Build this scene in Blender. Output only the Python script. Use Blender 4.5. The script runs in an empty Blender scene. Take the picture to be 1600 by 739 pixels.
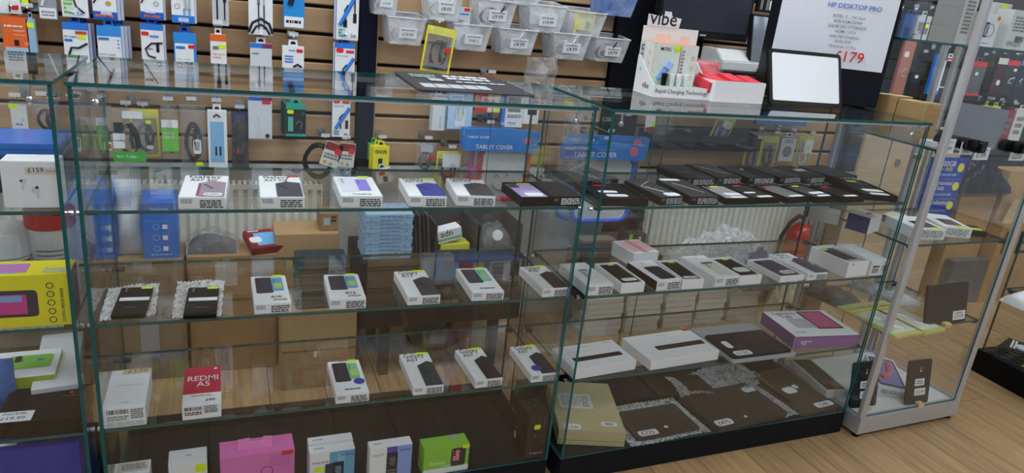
import bpy, bmesh, math, random
from mathutils import Vector, Matrix
random.seed(7)
R = math.radians
SC = bpy.context.scene
COL = SC.collection

# ------------------------------------------------------------------ camera
CAMLOC = Vector((0.29604, -1.66780, 1.44836))
CR = Vector((0.92967, -0.35347, 0.10384))      # camera right
CD = Vector((-0.02332, -0.33776, -0.94094))    # camera down
CF = Vector((0.36766, 0.87234, -0.32224))      # camera forward
FPX = 1116.7                                   # focal length in pixels of a 1600 wide frame
cd = bpy.data.cameras.new('camera')
cd.sensor_width = 36.0
cd.lens = 36.0 * FPX / 1600.0
cd.clip_start = 0.01
cam = bpy.data.objects.new('camera', cd)
COL.objects.link(cam)
m3 = Matrix((CR, -CD, -CF)).transposed()
cam.matrix_world = Matrix.Translation(CAMLOC) @ m3.to_4x4()
SC.camera = cam

# ------------------------------------------------------------------ view and world
SC.view_settings.view_transform = 'Standard'
SC.view_settings.look = 'None'
SC.view_settings.gamma = 1.0
SC.view_settings.use_curve_mapping = False
SC.view_settings.exposure = 0.10
SC.cycles.transparent_max_bounces = 64
SC.cycles.max_bounces = 14
SC.cycles.diffuse_bounces = 4
SC.cycles.glossy_bounces = 6
w = bpy.data.worlds.new('shop_ambient')
SC.world = w
w.use_nodes = True
w.node_tree.nodes['Background'].inputs[0].default_value = (0.82, 0.91, 1.0, 1)
w.node_tree.nodes['Background'].inputs[1].default_value = 0.32
LAMP_POWER = 9.0      # emission strength of the ceiling panels

# ------------------------------------------------------------------ picking helpers
def ray(x, y):
    return CR * ((x - 800) / FPX) + CD * ((y - 369.5) / FPX) + CF
def PZ(x, y, z):
    v = ray(x, y); return CAMLOC + v * ((z - CAMLOC.z) / v.z)
def PY(x, y, Y):
    v = ray(x, y); return CAMLOC + v * ((Y - CAMLOC.y) / v.y)

# ------------------------------------------------------------------ materials
def lin(c):
    c = c / 255.0
    return c / 12.92 if c <= 0.04045 else ((c + 0.055) / 1.055) ** 2.4
NAMED = dict(white=(228, 230, 234), offwhite=(214, 214, 208), black=(18, 18, 20), dark=(38, 39, 43), grey=(120, 122, 126),
             lgrey=(178, 182, 188), red=(214, 44, 40), neon=(214, 240, 20), yellow=(232, 220, 40), blue=(42, 120, 214),
             dblue=(28, 44, 120), green=(110, 190, 60), orange=(226, 104, 40), pink=(226, 120, 190), teal=(40, 150, 140),
             purple=(150, 120, 200), ink=(40, 42, 48), brown=(150, 116, 78), navy=(24, 28, 48), sky=(130, 180, 224))
def rgb(c):
    c = NAMED[c] if isinstance(c, str) else c
    return tuple(lin(v) for v in c)
MC = {}
def mat(c, rough=0.55, metal=0.0, var=0.06, scale=60.0, bump=0.0, kind='plain'):
    key = (c, rough, metal, var, scale, bump, kind)
    if key in MC: return MC[key]
    m = bpy.data.materials.new('%s_%s' % (c if isinstance(c, str) else 'tint_%d_%d_%d' % c, kind))
    m.use_nodes = True
    nt = m.node_tree; N = nt.nodes; L = nt.links
    b = N['Principled BSDF']
    b.inputs['Roughness'].default_value = rough
    b.inputs['Metallic'].default_value = metal
    col = rgb(c)
    b.inputs['Specular IOR Level'].default_value = 0.13 if (max(col) < 0.09 and not metal) else 0.35
    tc = N.new('ShaderNodeTexCoord')
    nz = N.new('ShaderNodeTexNoise'); nz.inputs['Scale'].default_value = scale; nz.inputs['Detail'].default_value = 3
    src = tc.outputs['Object']
    if kind in ('wood', 'woody'):
        mp = N.new('ShaderNodeMapping')
        mp.inputs['Scale'].default_value = (0.6, 9, 9) if kind == 'wood' else (9, 0.6, 9)
        L.new(src, mp.inputs['Vector']); src = mp.outputs['Vector']
        nz.inputs['Scale'].default_value = scale; nz.inputs['Distortion'].default_value = 0.6
    L.new(src, nz.inputs['Vector'])
    mx = N.new('ShaderNodeMix'); mx.data_type = 'RGBA'
    lo = tuple(max(0, v * (1 - var)) for v in col); hi = tuple(min(1, v * (1 + var)) for v in col)
    mx.inputs['A'].default_value = (*lo, 1); mx.inputs['B'].default_value = (*hi, 1)
    rp = N.new('ShaderNodeMapRange'); rp.inputs['From Min'].default_value = 0.3; rp.inputs['From Max'].default_value = 0.7
    L.new(nz.outputs['Fac'], rp.inputs['Value']); L.new(rp.outputs['Result'], mx.inputs['Factor'])
    if kind in ('wood', 'woody'):
        oi = N.new('ShaderNodeObjectInfo')
        hs = N.new('ShaderNodeHueSaturation')
        mr = N.new('ShaderNodeMapRange'); mr.inputs['To Min'].default_value = 0.88; mr.inputs['To Max'].default_value = 1.1
        L.new(oi.outputs['Random'], mr.inputs['Value']); L.new(mr.outputs['Result'], hs.inputs['Value'])
        L.new(mx.outputs['Result'], hs.inputs['Color']); L.new(hs.outputs['Color'], b.inputs['Base Color'])
    else:
        L.new(mx.outputs['Result'], b.inputs['Base Color'])
    if bump:
        bp = N.new('ShaderNodeBump'); bp.inputs['Strength'].default_value = bump; bp.inputs['Distance'].default_value = 0.01
        L.new(nz.outputs['Fac'], bp.inputs['Height']); L.new(bp.outputs['Normal'], b.inputs['Normal'])
    MC[key] = m
    return m
def clear_mat(name, tint=(0.93, 0.965, 0.95), ior=1.5, rough=0.0, haze=0.0, hazecol=(0.8, 0.85, 0.9), bump=0.0, scale=30.0):
    """see-through sheet: tinted transparency, Fresnel reflection, optional milky haze and wrinkles"""
    if name in MC: return MC[name]
    m = bpy.data.materials.new(name); m.use_nodes = True
    nt = m.node_tree; N = nt.nodes; L = nt.links
    for n in list(N): N.remove(n)
    out = N.new('ShaderNodeOutputMaterial')
    tr = N.new('ShaderNodeBsdfTransparent'); tr.inputs['Color'].default_value = (*tint, 1)
    gl = N.new('ShaderNodeBsdfGlossy'); gl.inputs['Roughness'].default_value = rough
    ge = N.new('ShaderNodeNewGeometry')
    io = N.new('ShaderNodeMix'); io.data_type = 'FLOAT'
    io.inputs['A'].default_value = ior; io.inputs['B'].default_value = 1.0 / ior   # same reflectance from both faces
    L.new(ge.outputs['Backfacing'], io.inputs['Factor'])
    fr = N.new('ShaderNodeFresnel'); L.new(io.outputs['Result'], fr.inputs['IOR'])
    mx = N.new('ShaderNodeMixShader')
    L.new(fr.outputs['Fac'], mx.inputs['Fac']); L.new(tr.outputs['BSDF'], mx.inputs[1]); L.new(gl.outputs['BSDF'], mx.inputs[2])
    last = mx
    nz = None
    if bump or haze:
        tc = N.new('ShaderNodeTexCoord')
        nz = N.new('ShaderNodeTexNoise'); nz.inputs['Scale'].default_value = scale; nz.inputs['Detail'].default_value = 4
        nz.inputs['Distortion'].default_value = 1.2
        L.new(tc.outputs['Object'], nz.inputs['Vector'])
    if haze:
        df = N.new('ShaderNodeBsdfDiffuse'); df.inputs['Color'].default_value = (*hazecol, 1)
        m2 = N.new('ShaderNodeMixShader')
        mr = N.new('ShaderNodeMapRange'); mr.inputs['From Min'].default_value = 0.3; mr.inputs['From Max'].default_value = 0.75
        mr.inputs['To Min'].default_value = haze * 0.4; mr.inputs['To Max'].default_value = min(1, haze * 1.7)
        L.new(nz.outputs['Fac'], mr.inputs['Value']); L.new(mr.outputs['Result'], m2.inputs['Fac'])
        L.new(mx.outputs['Shader'], m2.inputs[1]); L.new(df.outputs['BSDF'], m2.inputs[2]); last = m2
    if bump:
        bp = N.new('ShaderNodeBump'); bp.inputs['Strength'].default_value = bump; bp.inputs['Distance'].default_value = 0.02
        L.new(nz.outputs['Fac'], bp.inputs['Height'])
        L.new(bp.outputs['Normal'], gl.inputs['Normal']); L.new(bp.outputs['Normal'], fr.inputs['Normal'])
    L.new(last.outputs['Shader'], out.inputs['Surface'])
    MC[name] = m
    return m
GLASS = clear_mat('case_glass', tint=(0.984, 0.992, 0.990))
FILM = clear_mat('clear_film', tint=(0.95, 0.95, 0.95), ior=1.45, rough=0.12, haze=0.08, bump=0.8, scale=28)
BINP = clear_mat('bin_plastic', tint=(0.96, 0.97, 0.98), ior=1.45, rough=0.25, haze=0.30, hazecol=(0.92, 0.94, 0.97), scale=8)
BUBBLE = clear_mat('bubble_film', tint=(0.93, 0.94, 0.95), ior=1.5, rough=0.1, haze=0.42, hazecol=(0.88, 0.9, 0.93), bump=0.3, scale=60)
SMOKE = clear_mat('smoked_film', tint=(0.45, 0.45, 0.47), ior=1.45, rough=0.15, haze=0.25, hazecol=(0.2, 0.2, 0.21), bump=0.8, scale=25)
EDGE = mat((24, 84, 86), 0.12, 0, 0.15, 30)
CHROME = mat((200, 204, 208), 0.18, 1.0, 0.03)
ALU = mat((196, 197, 200), 0.38, 0.55, 0.03, 200)
CARD = mat((172, 138, 98), 0.8, 0, 0.08, 25)
CARDL = mat((196, 168, 124), 0.8, 0, 0.08, 25)
BLK = mat('black', 0.4)
WHT = mat('white', 0.5, 0, 0.015)
def glow(name, col, s):
    m = bpy.data.materials.new(name); m.use_nodes = True
    N = m.node_tree.nodes; b = N['Principled BSDF']
    b.inputs['Base Color'].default_value = (*col, 1)
    b.inputs['Emission Color'].default_value = (*col, 1); b.inputs['Emission Strength'].default_value = s
    return m

# ------------------------------------------------------------------ mesh helpers
class MB:
    def __init__(s): s.v = []; s.f = []; s.m = []
    def add(s, vs, fs, m=0):
        o = len(s.v); s.v += [tuple(v) for v in vs]
        for i, f in enumerate(fs):
            s.f.append([o + k for k in f]); s.m.append(m[i] if isinstance(m, (list, tuple)) else m)
        return s
    def box(s, x0, x1, y0, y1, z0, z1, m=0):
        """m: one index, or six (bottom, top, front, right, back, left)"""
        return s.add([(x0, y0, z0), (x1, y0, z0), (x1, y1, z0), (x0, y1, z0), (x0, y0, z1), (x1, y0, z1), (x1, y1, z1), (x0, y1, z1)],
                     [(0, 3, 2, 1), (4, 5, 6, 7), (0, 1, 5, 4), (1, 2, 6, 5), (2, 3, 7, 6), (3, 0, 4, 7)], m)
    def quad(s, a, b, c, d, m=0): return s.add([a, b, c, d], [(0, 1, 2, 3)], m)
    def prism(s, poly, z0, z1, m=0, ax='z'):
        n = len(poly)
        def P(u, v, h): return (u, v, h) if ax == 'z' else ((u, h, v) if ax == 'y' else (h, u, v))
        vs = [P(u, v, z0) for u, v in poly] + [P(u, v, z1) for u, v in poly]
        fs = [tuple(range(n - 1, -1, -1)), tuple(range(n, 2 * n))] + [(i, (i + 1) % n, n + (i + 1) % n, n + i) for i in range(n)]
        return s.add(vs, fs, m)
    def tube(s, pts, r, n=6, m=0, closed=False):
        pts = [Vector(p) for p in pts]; k = len(pts); rings = []
        up = Vector((0.13, 0.21, 0.97)).normalized()
        for i, p in enumerate(pts):
            a = pts[(i - 1) % k] if (closed or i > 0) else p
            b = pts[(i + 1) % k] if (closed or i < k - 1) else p
            t = (b - a)
            t = t.normalized() if t.length > 1e-9 else Vector((0, 0, 1))
            u = t.cross(up)
            if u.length < 1e-3: u = t.cross(Vector((1, 0, 0)))
            u.normalize(); v = t.cross(u)
            rr = r[i] if isinstance(r, (list, tuple)) else r
            rings.append([p + (u * math.cos(q) + v * math.sin(q)) * rr for q in [2 * math.pi * j / n for j in range(n)]])
        vs = [q for ring in rings for q in ring]; fs = []
        for i in range(k if closed else k - 1):
            i2 = (i + 1) % k
            for j in range(n):
                fs.append((i * n + j, i * n + (j + 1) % n, i2 * n + (j + 1) % n, i2 * n + j))
        if not closed: fs += [tuple(range(n - 1, -1, -1)), tuple(range((k - 1) * n, k * n))]
        return s.add(vs, fs, m)
    def cyl(s, a, b, r, n=12, m=0): return s.tube([a, b], r, n, m)
    def lathe(s, prof, n=20, m=0, c=(0, 0)):
        k = len(prof); vs = []; fs = []
        for r, z in prof:
            for j in range(n):
                q = 2 * math.pi * j / n; vs.append((c[0] + r * math.cos(q), c[1] + r * math.sin(q), z))
        for i in range(k - 1):
            for j in range(n): fs.append((i * n + j, i * n + (j + 1) % n, (i + 1) * n + (j + 1) % n, (i + 1) * n + j))
        fs += [tuple(range(n - 1, -1, -1)), tuple(range((k - 1) * n, k * n))]
        return s.add(vs, fs, m)
    def ball(s, c, r, n=10, m=0):
        prof = [(max(1e-4, r * math.sin(math.pi * i / 6)), c[2] - r * math.cos(math.pi * i / 6)) for i in range(7)]
        return s.lathe(prof, n, m, (c[0], c[1]))
    def sheet(s, w_, d_, nx, ny, fn, m=0, th=0.0):
        """a grid sheet over w_ x d_ with height fn(u, v); th adds an underside"""
        o = []
        for side in ((0,) if th == 0 else (0, 1)):
            vs = []
            for j in range(ny + 1):
                for i in range(nx + 1):
                    u, v = i / nx, j / ny
                    vs.append(((u - 0.5) * w_, (v - 0.5) * d_, fn(u, v) - side * th))
            fs = []
            for j in range(ny):
                for i in range(nx):
                    a = j * (nx + 1) + i; q = (a, a + 1, a + nx + 2, a + nx + 1)
                    fs.append(q if side == 0 else q[::-1])
            s.add(vs, fs, m)
        return s
    def build(s, name, mats, parent=None, loc=None, rz=0.0, bevel=0.0, smooth=False, mw=None):
        me = bpy.data.meshes.new(name); me.from_pydata(s.v, [], s.f)
        for mm in (mats if isinstance(mats, (list, tuple)) else [mats]): me.materials.append(mm)
        me.polygons.foreach_set('material_index', s.m)
        if bevel:
            bm = bmesh.new(); bm.from_mesh(me)
            bmesh.ops.bevel(bm, geom=[e for e in bm.edges], offset=bevel, segments=2, affect='EDGES', clamp_overlap=True)
            bm.to_mesh(me); bm.free()
        if smooth: me.polygons.foreach_set('use_smooth', [True] * len(me.polygons))
        o = bpy.data.objects.new(name, me); COL.objects.link(o)
        if parent: o.parent = parent
        if mw is not None: o.matrix_local = mw
        else:
            if loc is not None: o.location = loc
            o.rotation_euler = (0, 0, rz)
        return o
def tag(o, label, cat, group=None, kind=None):
    o['label'] = label; o['category'] = cat
    if group: o['group'] = group
    if kind: o['kind'] = kind
    return o
def struct(o): o['kind'] = 'structure'; return o
def thing(name, label, cat, loc=(0, 0, 0), rz=0.0, group=None, rot=None):
    o = bpy.data.objects.new(name, None); COL.objects.link(o)
    o.empty_display_size = 0.02
    o.location = loc; o.rotation_euler = rot if rot else (0, 0, rz)
    return tag(o, label, cat, group)
def copy_tree(o, parent=None):
    c = o.copy(); COL.objects.link(c); c.parent = parent
    for ch in list(o.children): copy_tree(ch, c)
    return c
TXT = {}
def text_mesh(s, colr):
    key = (s, colr)
    if key in TXT: return TXT[key]
    cu = bpy.data.curves.new('lettering', 'FONT'); cu.body = s; cu.resolution_u = 2; cu.size = 1.0; cu.offset = 0.006
    ob = bpy.data.objects.new('lettering', cu); COL.objects.link(ob)
    dg = bpy.context.evaluated_depsgraph_get(); dg.update()
    me = bpy.data.meshes.new_from_object(ob.evaluated_get(dg))
    bpy.data.objects.remove(ob); bpy.data.curves.remove(cu)
    xs = [v.co.x for v in me.vertices] or [0, 1]
    x0, wd = min(xs), max(1e-4, max(xs) - min(xs))
    for v in me.vertices: v.co = ((v.co.x - x0) / wd, v.co.y / wd, 0)
    me.materials.clear(); me.materials.append(mat(colr, 0.5, 0, 0.0))
    TXT[key] = me
    return me
def rrect(u0, v0, u1, v1, r, n=4):
    pts = []
    for cx, cy, a in ((u1 - r, v0 + r, -90), (u1 - r, v1 - r, 0), (u0 + r, v1 - r, 90), (u0 + r, v0 + r, 180)):
        for k in range(n + 1):
            q = R(a + 90 * k / n); pts.append((cx + r * math.cos(q), cy + r * math.sin(q)))
    return pts
FACES = {
    'top':   lambda w_, d, h: ((-w_ / 2, -d / 2, h), (1, 0, 0), (0, 1, 0), (0, 0, 1), w_, d),
    'front': lambda w_, d, h: ((-w_ / 2, -d / 2, 0), (1, 0, 0), (0, 0, 1), (0, -1, 0), w_, h),
    'left':  lambda w_, d, h: ((-w_ / 2, d / 2, 0), (0, -1, 0), (0, 0, 1), (-1, 0, 0), d, h),
    'right': lambda w_, d, h: ((w_ / 2, -d / 2, 0), (0, 1, 0), (0, 0, 1), (1, 0, 0), d, h),
}
def prints(root, face, w_, d, h, els):
    """flat print on one face of a box; coordinates are fractions of the face"""
    og, U, V, Nn, W, H = FACES[face](w_, d, h)
    og, U, V, Nn = Vector(og), Vector(U), Vector(V), Vector(Nn)
    base = Matrix((U, V, Nn)).transposed().to_4x4()
    for i, e in enumerate(els):
        k = e[0]; lift = 0.0005 + 0.00025 * i
        def M4(u, v): return Matrix.Translation(og + U * (u * W) + V * (v * H) + Nn * lift) @ base
        if k == 't':      # u, v, width, text, colour, [angle], [stretch]
            _, u, v, wd, s, c = e[:6]
            ang = e[6] if len(e) > 6 else 0; st = e[7] if len(e) > 7 else 1.0
            o = bpy.data.objects.new('lettering', text_mesh(s, c)); COL.objects.link(o); o.parent = root
            o.matrix_local = M4(u, v) @ Matrix.Rotation(R(ang), 4, 'Z') @ Matrix.Diagonal((wd * W, wd * W * st, 1, 1))
        elif k in ('r', 's', 'b'):
            _, u0, v0, u1, v1, c = e[:6]
            nm = e[6] if len(e) > 6 else {'r': 'print_panel', 's': 'sticker', 'b': 'print_panel'}[k]
            if isinstance(c, bpy.types.Material): mm = c
            else: mm = mat(c, 0.45, 0, 0.02)
            rr = min((u1 - u0) * W, (v1 - v0) * H) * (0.3 if k == 's' else 0.02)
            mb = MB().prism(rrect(0, 0, (u1 - u0) * W, (v1 - v0) * H, rr, 2 if k == 's' else 1), -0.0004, 0.0002)
            mb.build(nm, mm, root, mw=M4(u0, v0))
        elif k == 'p':    # phone picture: u0 v0 u1 v1 body colour, [screen?], [angle]
            _, u0, v0, u1, v1, c = e[:6]
            ang = e[6] if len(e) > 6 else 0
            ww, hh = (u1 - u0) * W, (v1 - v0) * H
            mb = MB().prism(rrect(0, 0, ww, hh, min(ww, hh) * 0.14, 3), -0.0002, 0.0003)
            lo = tuple(int(x * 0.45) for x in (NAMED[c] if isinstance(c, str) else c))
            if ww * 1.2 < hh or True:
                for q in range(3):
                    cx, cy = ww * 0.22, hh * (0.88 - 0.13 * q)
                    mb.prism([(cx + ww * 0.09 * math.cos(a), cy + ww * 0.09 * math.sin(a)) for a in [2 * math.pi * t / 8 for t in range(8)]], 0.0003, 0.0005, 1)
            mb.build('phone_picture', [mat(c, 0.35, 0, 0.05, 20), mat(lo, 0.3)], root, mw=M4(u0, v0) @ Matrix.Rotation(R(ang), 4, 'Z'))
        elif k == 'k':    # back view of a phone cropped by the box corner (polygon in fractions)
            _, poly, c = e
            pts = [(a * W, b * H) for a, b in poly]
            lo = tuple(int(x * 0.45) for x in (NAMED[c] if isinstance(c, str) else c))
            mb = MB().prism(pts, -0.0002, 0.0003)
            ax, ay = poly[0][0] * W, poly[0][1] * H
            for dx, dy in ((0.10, -0.09), (0.17, -0.16), (0.24, -0.23)):
                cx, cy = ax + dx * W, ay + dy * H
                mb.prism([(cx + W * 0.05 * math.cos(a), cy + W * 0.05 * math.sin(a)) for a in [2 * math.pi * t / 8 for t in range(8)]], 0.0003, 0.0005, 1)
            mb.build('phone_picture', [mat(c, 0.35, 0, 0.05, 20), mat(lo, 0.3)], root, mw=M4(0, 0))
        elif k == 'l':    # block of tiny text lines: u0 v0 u1 v1 rows colour
            _, u0, v0, u1, v1, n, c = e
            mb = MB(); ww, hh = (u1 - u0) * W, (v1 - v0) * H
            for q in range(n):
                y0 = hh * (q + 0.2) / n; y1 = hh * (q + 0.8) / n; x = 0
                while x < ww * 0.92:
                    l = ww * random.uniform(0.08, 0.3); mb.quad((x, y0, 0), (min(ww, x + l), y0, 0), (min(ww, x + l), y1, 0), (x, y1, 0)); x += l + ww * 0.04
            mb.build('small_print', mat(c, 0.5, 0, 0), root, mw=M4(u0, v0))
        elif k == 'z':    # barcode
            _, u0, v0, u1, v1, c = e
            mb = MB(); ww, hh = (u1 - u0) * W, (v1 - v0) * H; x = 0
            while x < ww:
                l = ww * random.choice((0.02, 0.03, 0.05)); mb.quad((x, 0, 0), (min(ww, x + l), 0, 0), (min(ww, x + l), hh, 0), (x, hh, 0)); x += l + ww * random.choice((0.02, 0.04))
            mb.build('barcode', mat(c, 0.5, 0, 0), root, mw=M4(u0, v0))
        elif k == 'c':    # disc
            _, u, v, r_, c = e[:5]
            mb = MB().prism([(r_ * W * math.cos(a), r_ * W * math.sin(a)) for a in [2 * math.pi * t / 16 for t in range(16)]], -0.0002, 0.0002)
            mb.build(e[5] if len(e) > 5 else 'emblem', mat(c, 0.45, 0, 0.02), root, mw=M4(u, v))
        elif k == 'o':    # ring
            _, u, v, r_, c = e[:5]
            n = 20; mb = MB(); vs = []
            for t in range(n):
                a = 2 * math.pi * t / n
                vs += [(r_ * W * math.cos(a), r_ * W * math.sin(a), 0), (r_ * W * 0.78 * math.cos(a), r_ * W * 0.78 * math.sin(a), 0)]
            mb.add(vs, [(2 * t, (2 * t + 2) % (2 * n), (2 * t + 3) % (2 * n), 2 * t + 1) for t in range(n)])
            mb.build('emblem', mat(c, 0.45, 0, 0.02), root, mw=M4(u, v))
        elif k == 'w':    # stroke: list of points (fractions), width m, colour
            _, pts, r_, c = e[:4]
            MB().tube([(a * W, b * H, 0) for a, b in pts], r_, 5).build(e[4] if len(e) > 4 else 'line_drawing', mat(c, 0.45, 0, 0.02), root, mw=M4(0, 0))

def pose(fl, fr, bk, z, h):
    """front-left and front-right foot and the far-left top corner of a box that lies on a shelf -> centre, yaw, w, d"""
    P0, P1, B = PZ(*fl, z), PZ(*fr, z), PZ(*bk, z + h)
    v = (B - P0); v.z = 0
    yaw = math.atan2(v.y, v.x) - math.pi / 2
    ex = Vector((math.cos(yaw), math.sin(yaw), 0)); ey = Vector((-ex.y, ex.x, 0))
    w_ = (P1 - P0).dot(ex); d = v.length
    c = P0 + ex * w_ / 2 + ey * d / 2
    lim = 0.0105 + max(0.0, c.x - 1.242) * 0.0196 - (0.009 if c.x > 1.242 else 0.0)   # stay behind the front pane
    c.y += max(0.0, lim - min(P0.y, P0.y + ex.y * w_))
    return c, yaw, w_, d
def carton(name, label, fl, fr, bk, z, h, top='white', side='white', els=None, cat='box', group=None, lid=None, front=None, left=None):
    c, yaw, w_, d = pose(fl, fr, bk, z, h)
    root = thing(name, label, cat, (c.x, c.y, z), yaw, group)
    lm = side if left is None else left
    MB().box(-w_ / 2, w_ / 2, -d / 2, d / 2, 0, h, [1, 0, 1, 1, 1, 2]).build('carton_body', [mat(top, 0.45, 0, 0.015), mat(side, 0.5, 0, 0.015), mat(lm, 0.5, 0, 0.015)], root, bevel=0.0012)
    if els: prints(root, 'top', w_, d, h, els)
    if front: prints(root, 'front', w_, d, h, front)
    return root, w_, d
def smartphone(label, c, yaw, w_, d, z, h=0.008, colr='black', els=None, cat='phone', rot=None):
    root = thing('smartphone', label, cat, (c[0], c[1], z), yaw, None, rot)
    MB().prism(rrect(-w_ / 2, -d / 2, w_ / 2, d / 2, w_ * 0.13, 4), 0, h).build('phone_body', mat(colr, 0.28, 0, 0.05, 15), root)
    if els: prints(root, 'top', w_, d, h, els)
    return root
def tray(name, label, plabel, fl, fr, bk, z, h, colr='black', phone='black', els=None, group=None, front=None, rim=0.0035, sink=0.003):
    """an open phone box: wall, floor and the phone lying in it"""
    c, yaw, w_, d = pose(fl, fr, bk, z, h)
    root = thing(name, label, 'box', (c.x, c.y, z), yaw, group)
    cm = mat(colr, 0.45, 0, 0.02); t = rim
    mb = MB()
    mb.box(-w_ / 2, w_ / 2, -d / 2, d / 2, 0, h - 0.012)
    mb.box(-w_ / 2, -w_ / 2 + t, -d / 2, d / 2, h - 0.012, h); mb.box(w_ / 2 - t, w_ / 2, -d / 2, d / 2, h - 0.012, h)
    mb.box(-w_ / 2 + t, w_ / 2 - t, -d / 2, -d / 2 + t, h - 0.012, h); mb.box(-w_ / 2 + t, w_ / 2 - t, d / 2 - t, d / 2, h - 0.012, h)
    mb.build('tray_body', cm, root)
    if front: prints(root, 'front', w_, d, h, front)
    smartphone(plabel, c, yaw, w_ - 2 * t - 0.004, d - 2 * t - 0.005, z + h - 0.0119, 0.0119 - sink, phone, els)
    return root

# ================================================================== the room
XL, XR, YF, YW = -2.4, 6.6, -3.0, 1.2
SLATM = mat((182, 148, 112), 0.5, 0, 0.10, 3.0, 0, 'wood')
floor = struct(MB().box(XL, XR, YF, YW + 0.1, -0.05, -0.004).build('floor', mat((70, 54, 38), 0.8)))
OAK = mat((158, 128, 92), 0.42, 0, 0.24, 6.0, 0.03, 'woody')
pl_w, pl_l = 0.195, 1.28
pm = MB().box(0.0013, pl_w - 0.0013, 0.0013, pl_l - 0.0013, -0.006, 0, 0).build('plank', OAK, floor, loc=(0, 0, -50))
xs = 2.757 - pl_w * 26
first = True
for i in range(45):
    x = xs + i * pl_w
    off = (i * 0.43) % pl_l
    for j in range(-1, 4):
        y = YF + j * pl_l + off
        if y + pl_l < YF or y > YW: continue
        if x > 6.4: continue
        o = pm if first else pm.copy()
        if not first: COL.objects.link(o); o.parent = floor
        first = False
        o.location = (x, y, 0)
wall = struct(MB().box(XL, XR, YW + 0.012, YW + 0.12, 0, 2.7).build('wall_back', mat((30, 28, 30), 0.7)))
# painted lower part of the wall
struct(MB().box(XL, XR, YW + 0.0, YW + 0.0115, 0.1, 0.716).build('trim_1', mat((205, 205, 200), 0.6)))
struct(MB().box(XL, XR, YW - 0.012, YW + 0.0115, 0.0, 0.0995).build('baseboard_back', mat((190, 188, 180), 0.5)))
bays = [(XL, 0.772), (0.846, 1.868), (2.052, 3.28), (3.36, XR)]
DARKSLAT = mat((54, 56, 62), 0.5, 0, 0.1, 3.0, 0, 'wood')
for bi, (a, b) in enumerate(bays):
    k = 0
    while 0.722 + 0.1 * k < 2.0:
        z0 = 0.722 + 0.1 * k + 0.007; z1 = z0 + 0.087
        y0 = YW - 0.006
        mb = MB().prism([(y0, z0 + 0.004), (y0 + 0.004, z0), (YW + 0.0118, z0), (YW + 0.0118, z1), (y0 + 0.004, z1), (y0, z1 - 0.004)], a, b, 0, 'x')
        mb.build('slat', SLATM if bi < 3 else DARKSLAT, wall)
        k += 1
    struct(MB().box(a, b, YW - 0.004, YW + 0.0118, 2.005, 2.7).build('trim_%d' % (bi + 2), mat((205, 205, 200), 0.6)))
for i, (a, b, c) in enumerate(((0.776, 0.842, 'navy'), (1.872, 2.048, (20, 20, 26)), (3.284, 3.356, (44, 46, 52)))):
    mb = MB().box(a, b, YW - 0.03, YW + 0.0115, 0.717, 2.0)
    if i == 0: mb.box(b + 0.0002, b + 0.0035, YW - 0.032, YW - 0.0065, 0.3, 2.0, 1)
    struct(mb.build('trim_%d' % (i + 6), [mat(c, 0.5), mat((176, 140, 96), 0.5)]))
ceil = struct(MB().box(XL, XR, YF, YW + 0.12, 2.7, 2.75).build('ceiling', mat((225, 225, 222), 0.7)))
DIFF = glow('lamp_diffuser', (0.87, 0.945, 1.0), LAMP_POWER)
names = ['left end of the front row', 'second from the left in the front row', 'third from the left in the front row', 'right end of the front row',
         'left end of the row nearest the wall', 'second from the left near the wall', 'third from the left near the wall', 'right end of the row nearest the wall']
for i in range(8):
    x = (-1.0, 0.9, 2.8, 4.7)[i % 4]; y = -1.75 if i < 4 else 0.25
    t = thing('ceiling_light', 'flat white ceiling light panel, ' + names[i], 'ceiling light', (x, y, 2.64), 0, 'ceiling light panels')
    f = MB()
    for a in ((-0.62, -0.6, -0.32, 0.32), (0.6, 0.62, -0.32, 0.32), (-0.6, 0.6, -0.32, -0.3), (-0.6, 0.6, 0.3, 0.32)): f.box(*a, 0, 0.0595)
    f.build('frame', WHT, t)
    MB().box(-0.599, 0.599, -0.299, 0.299, 0.004, 0.012).build('diffuser', DIFF, t)

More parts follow.
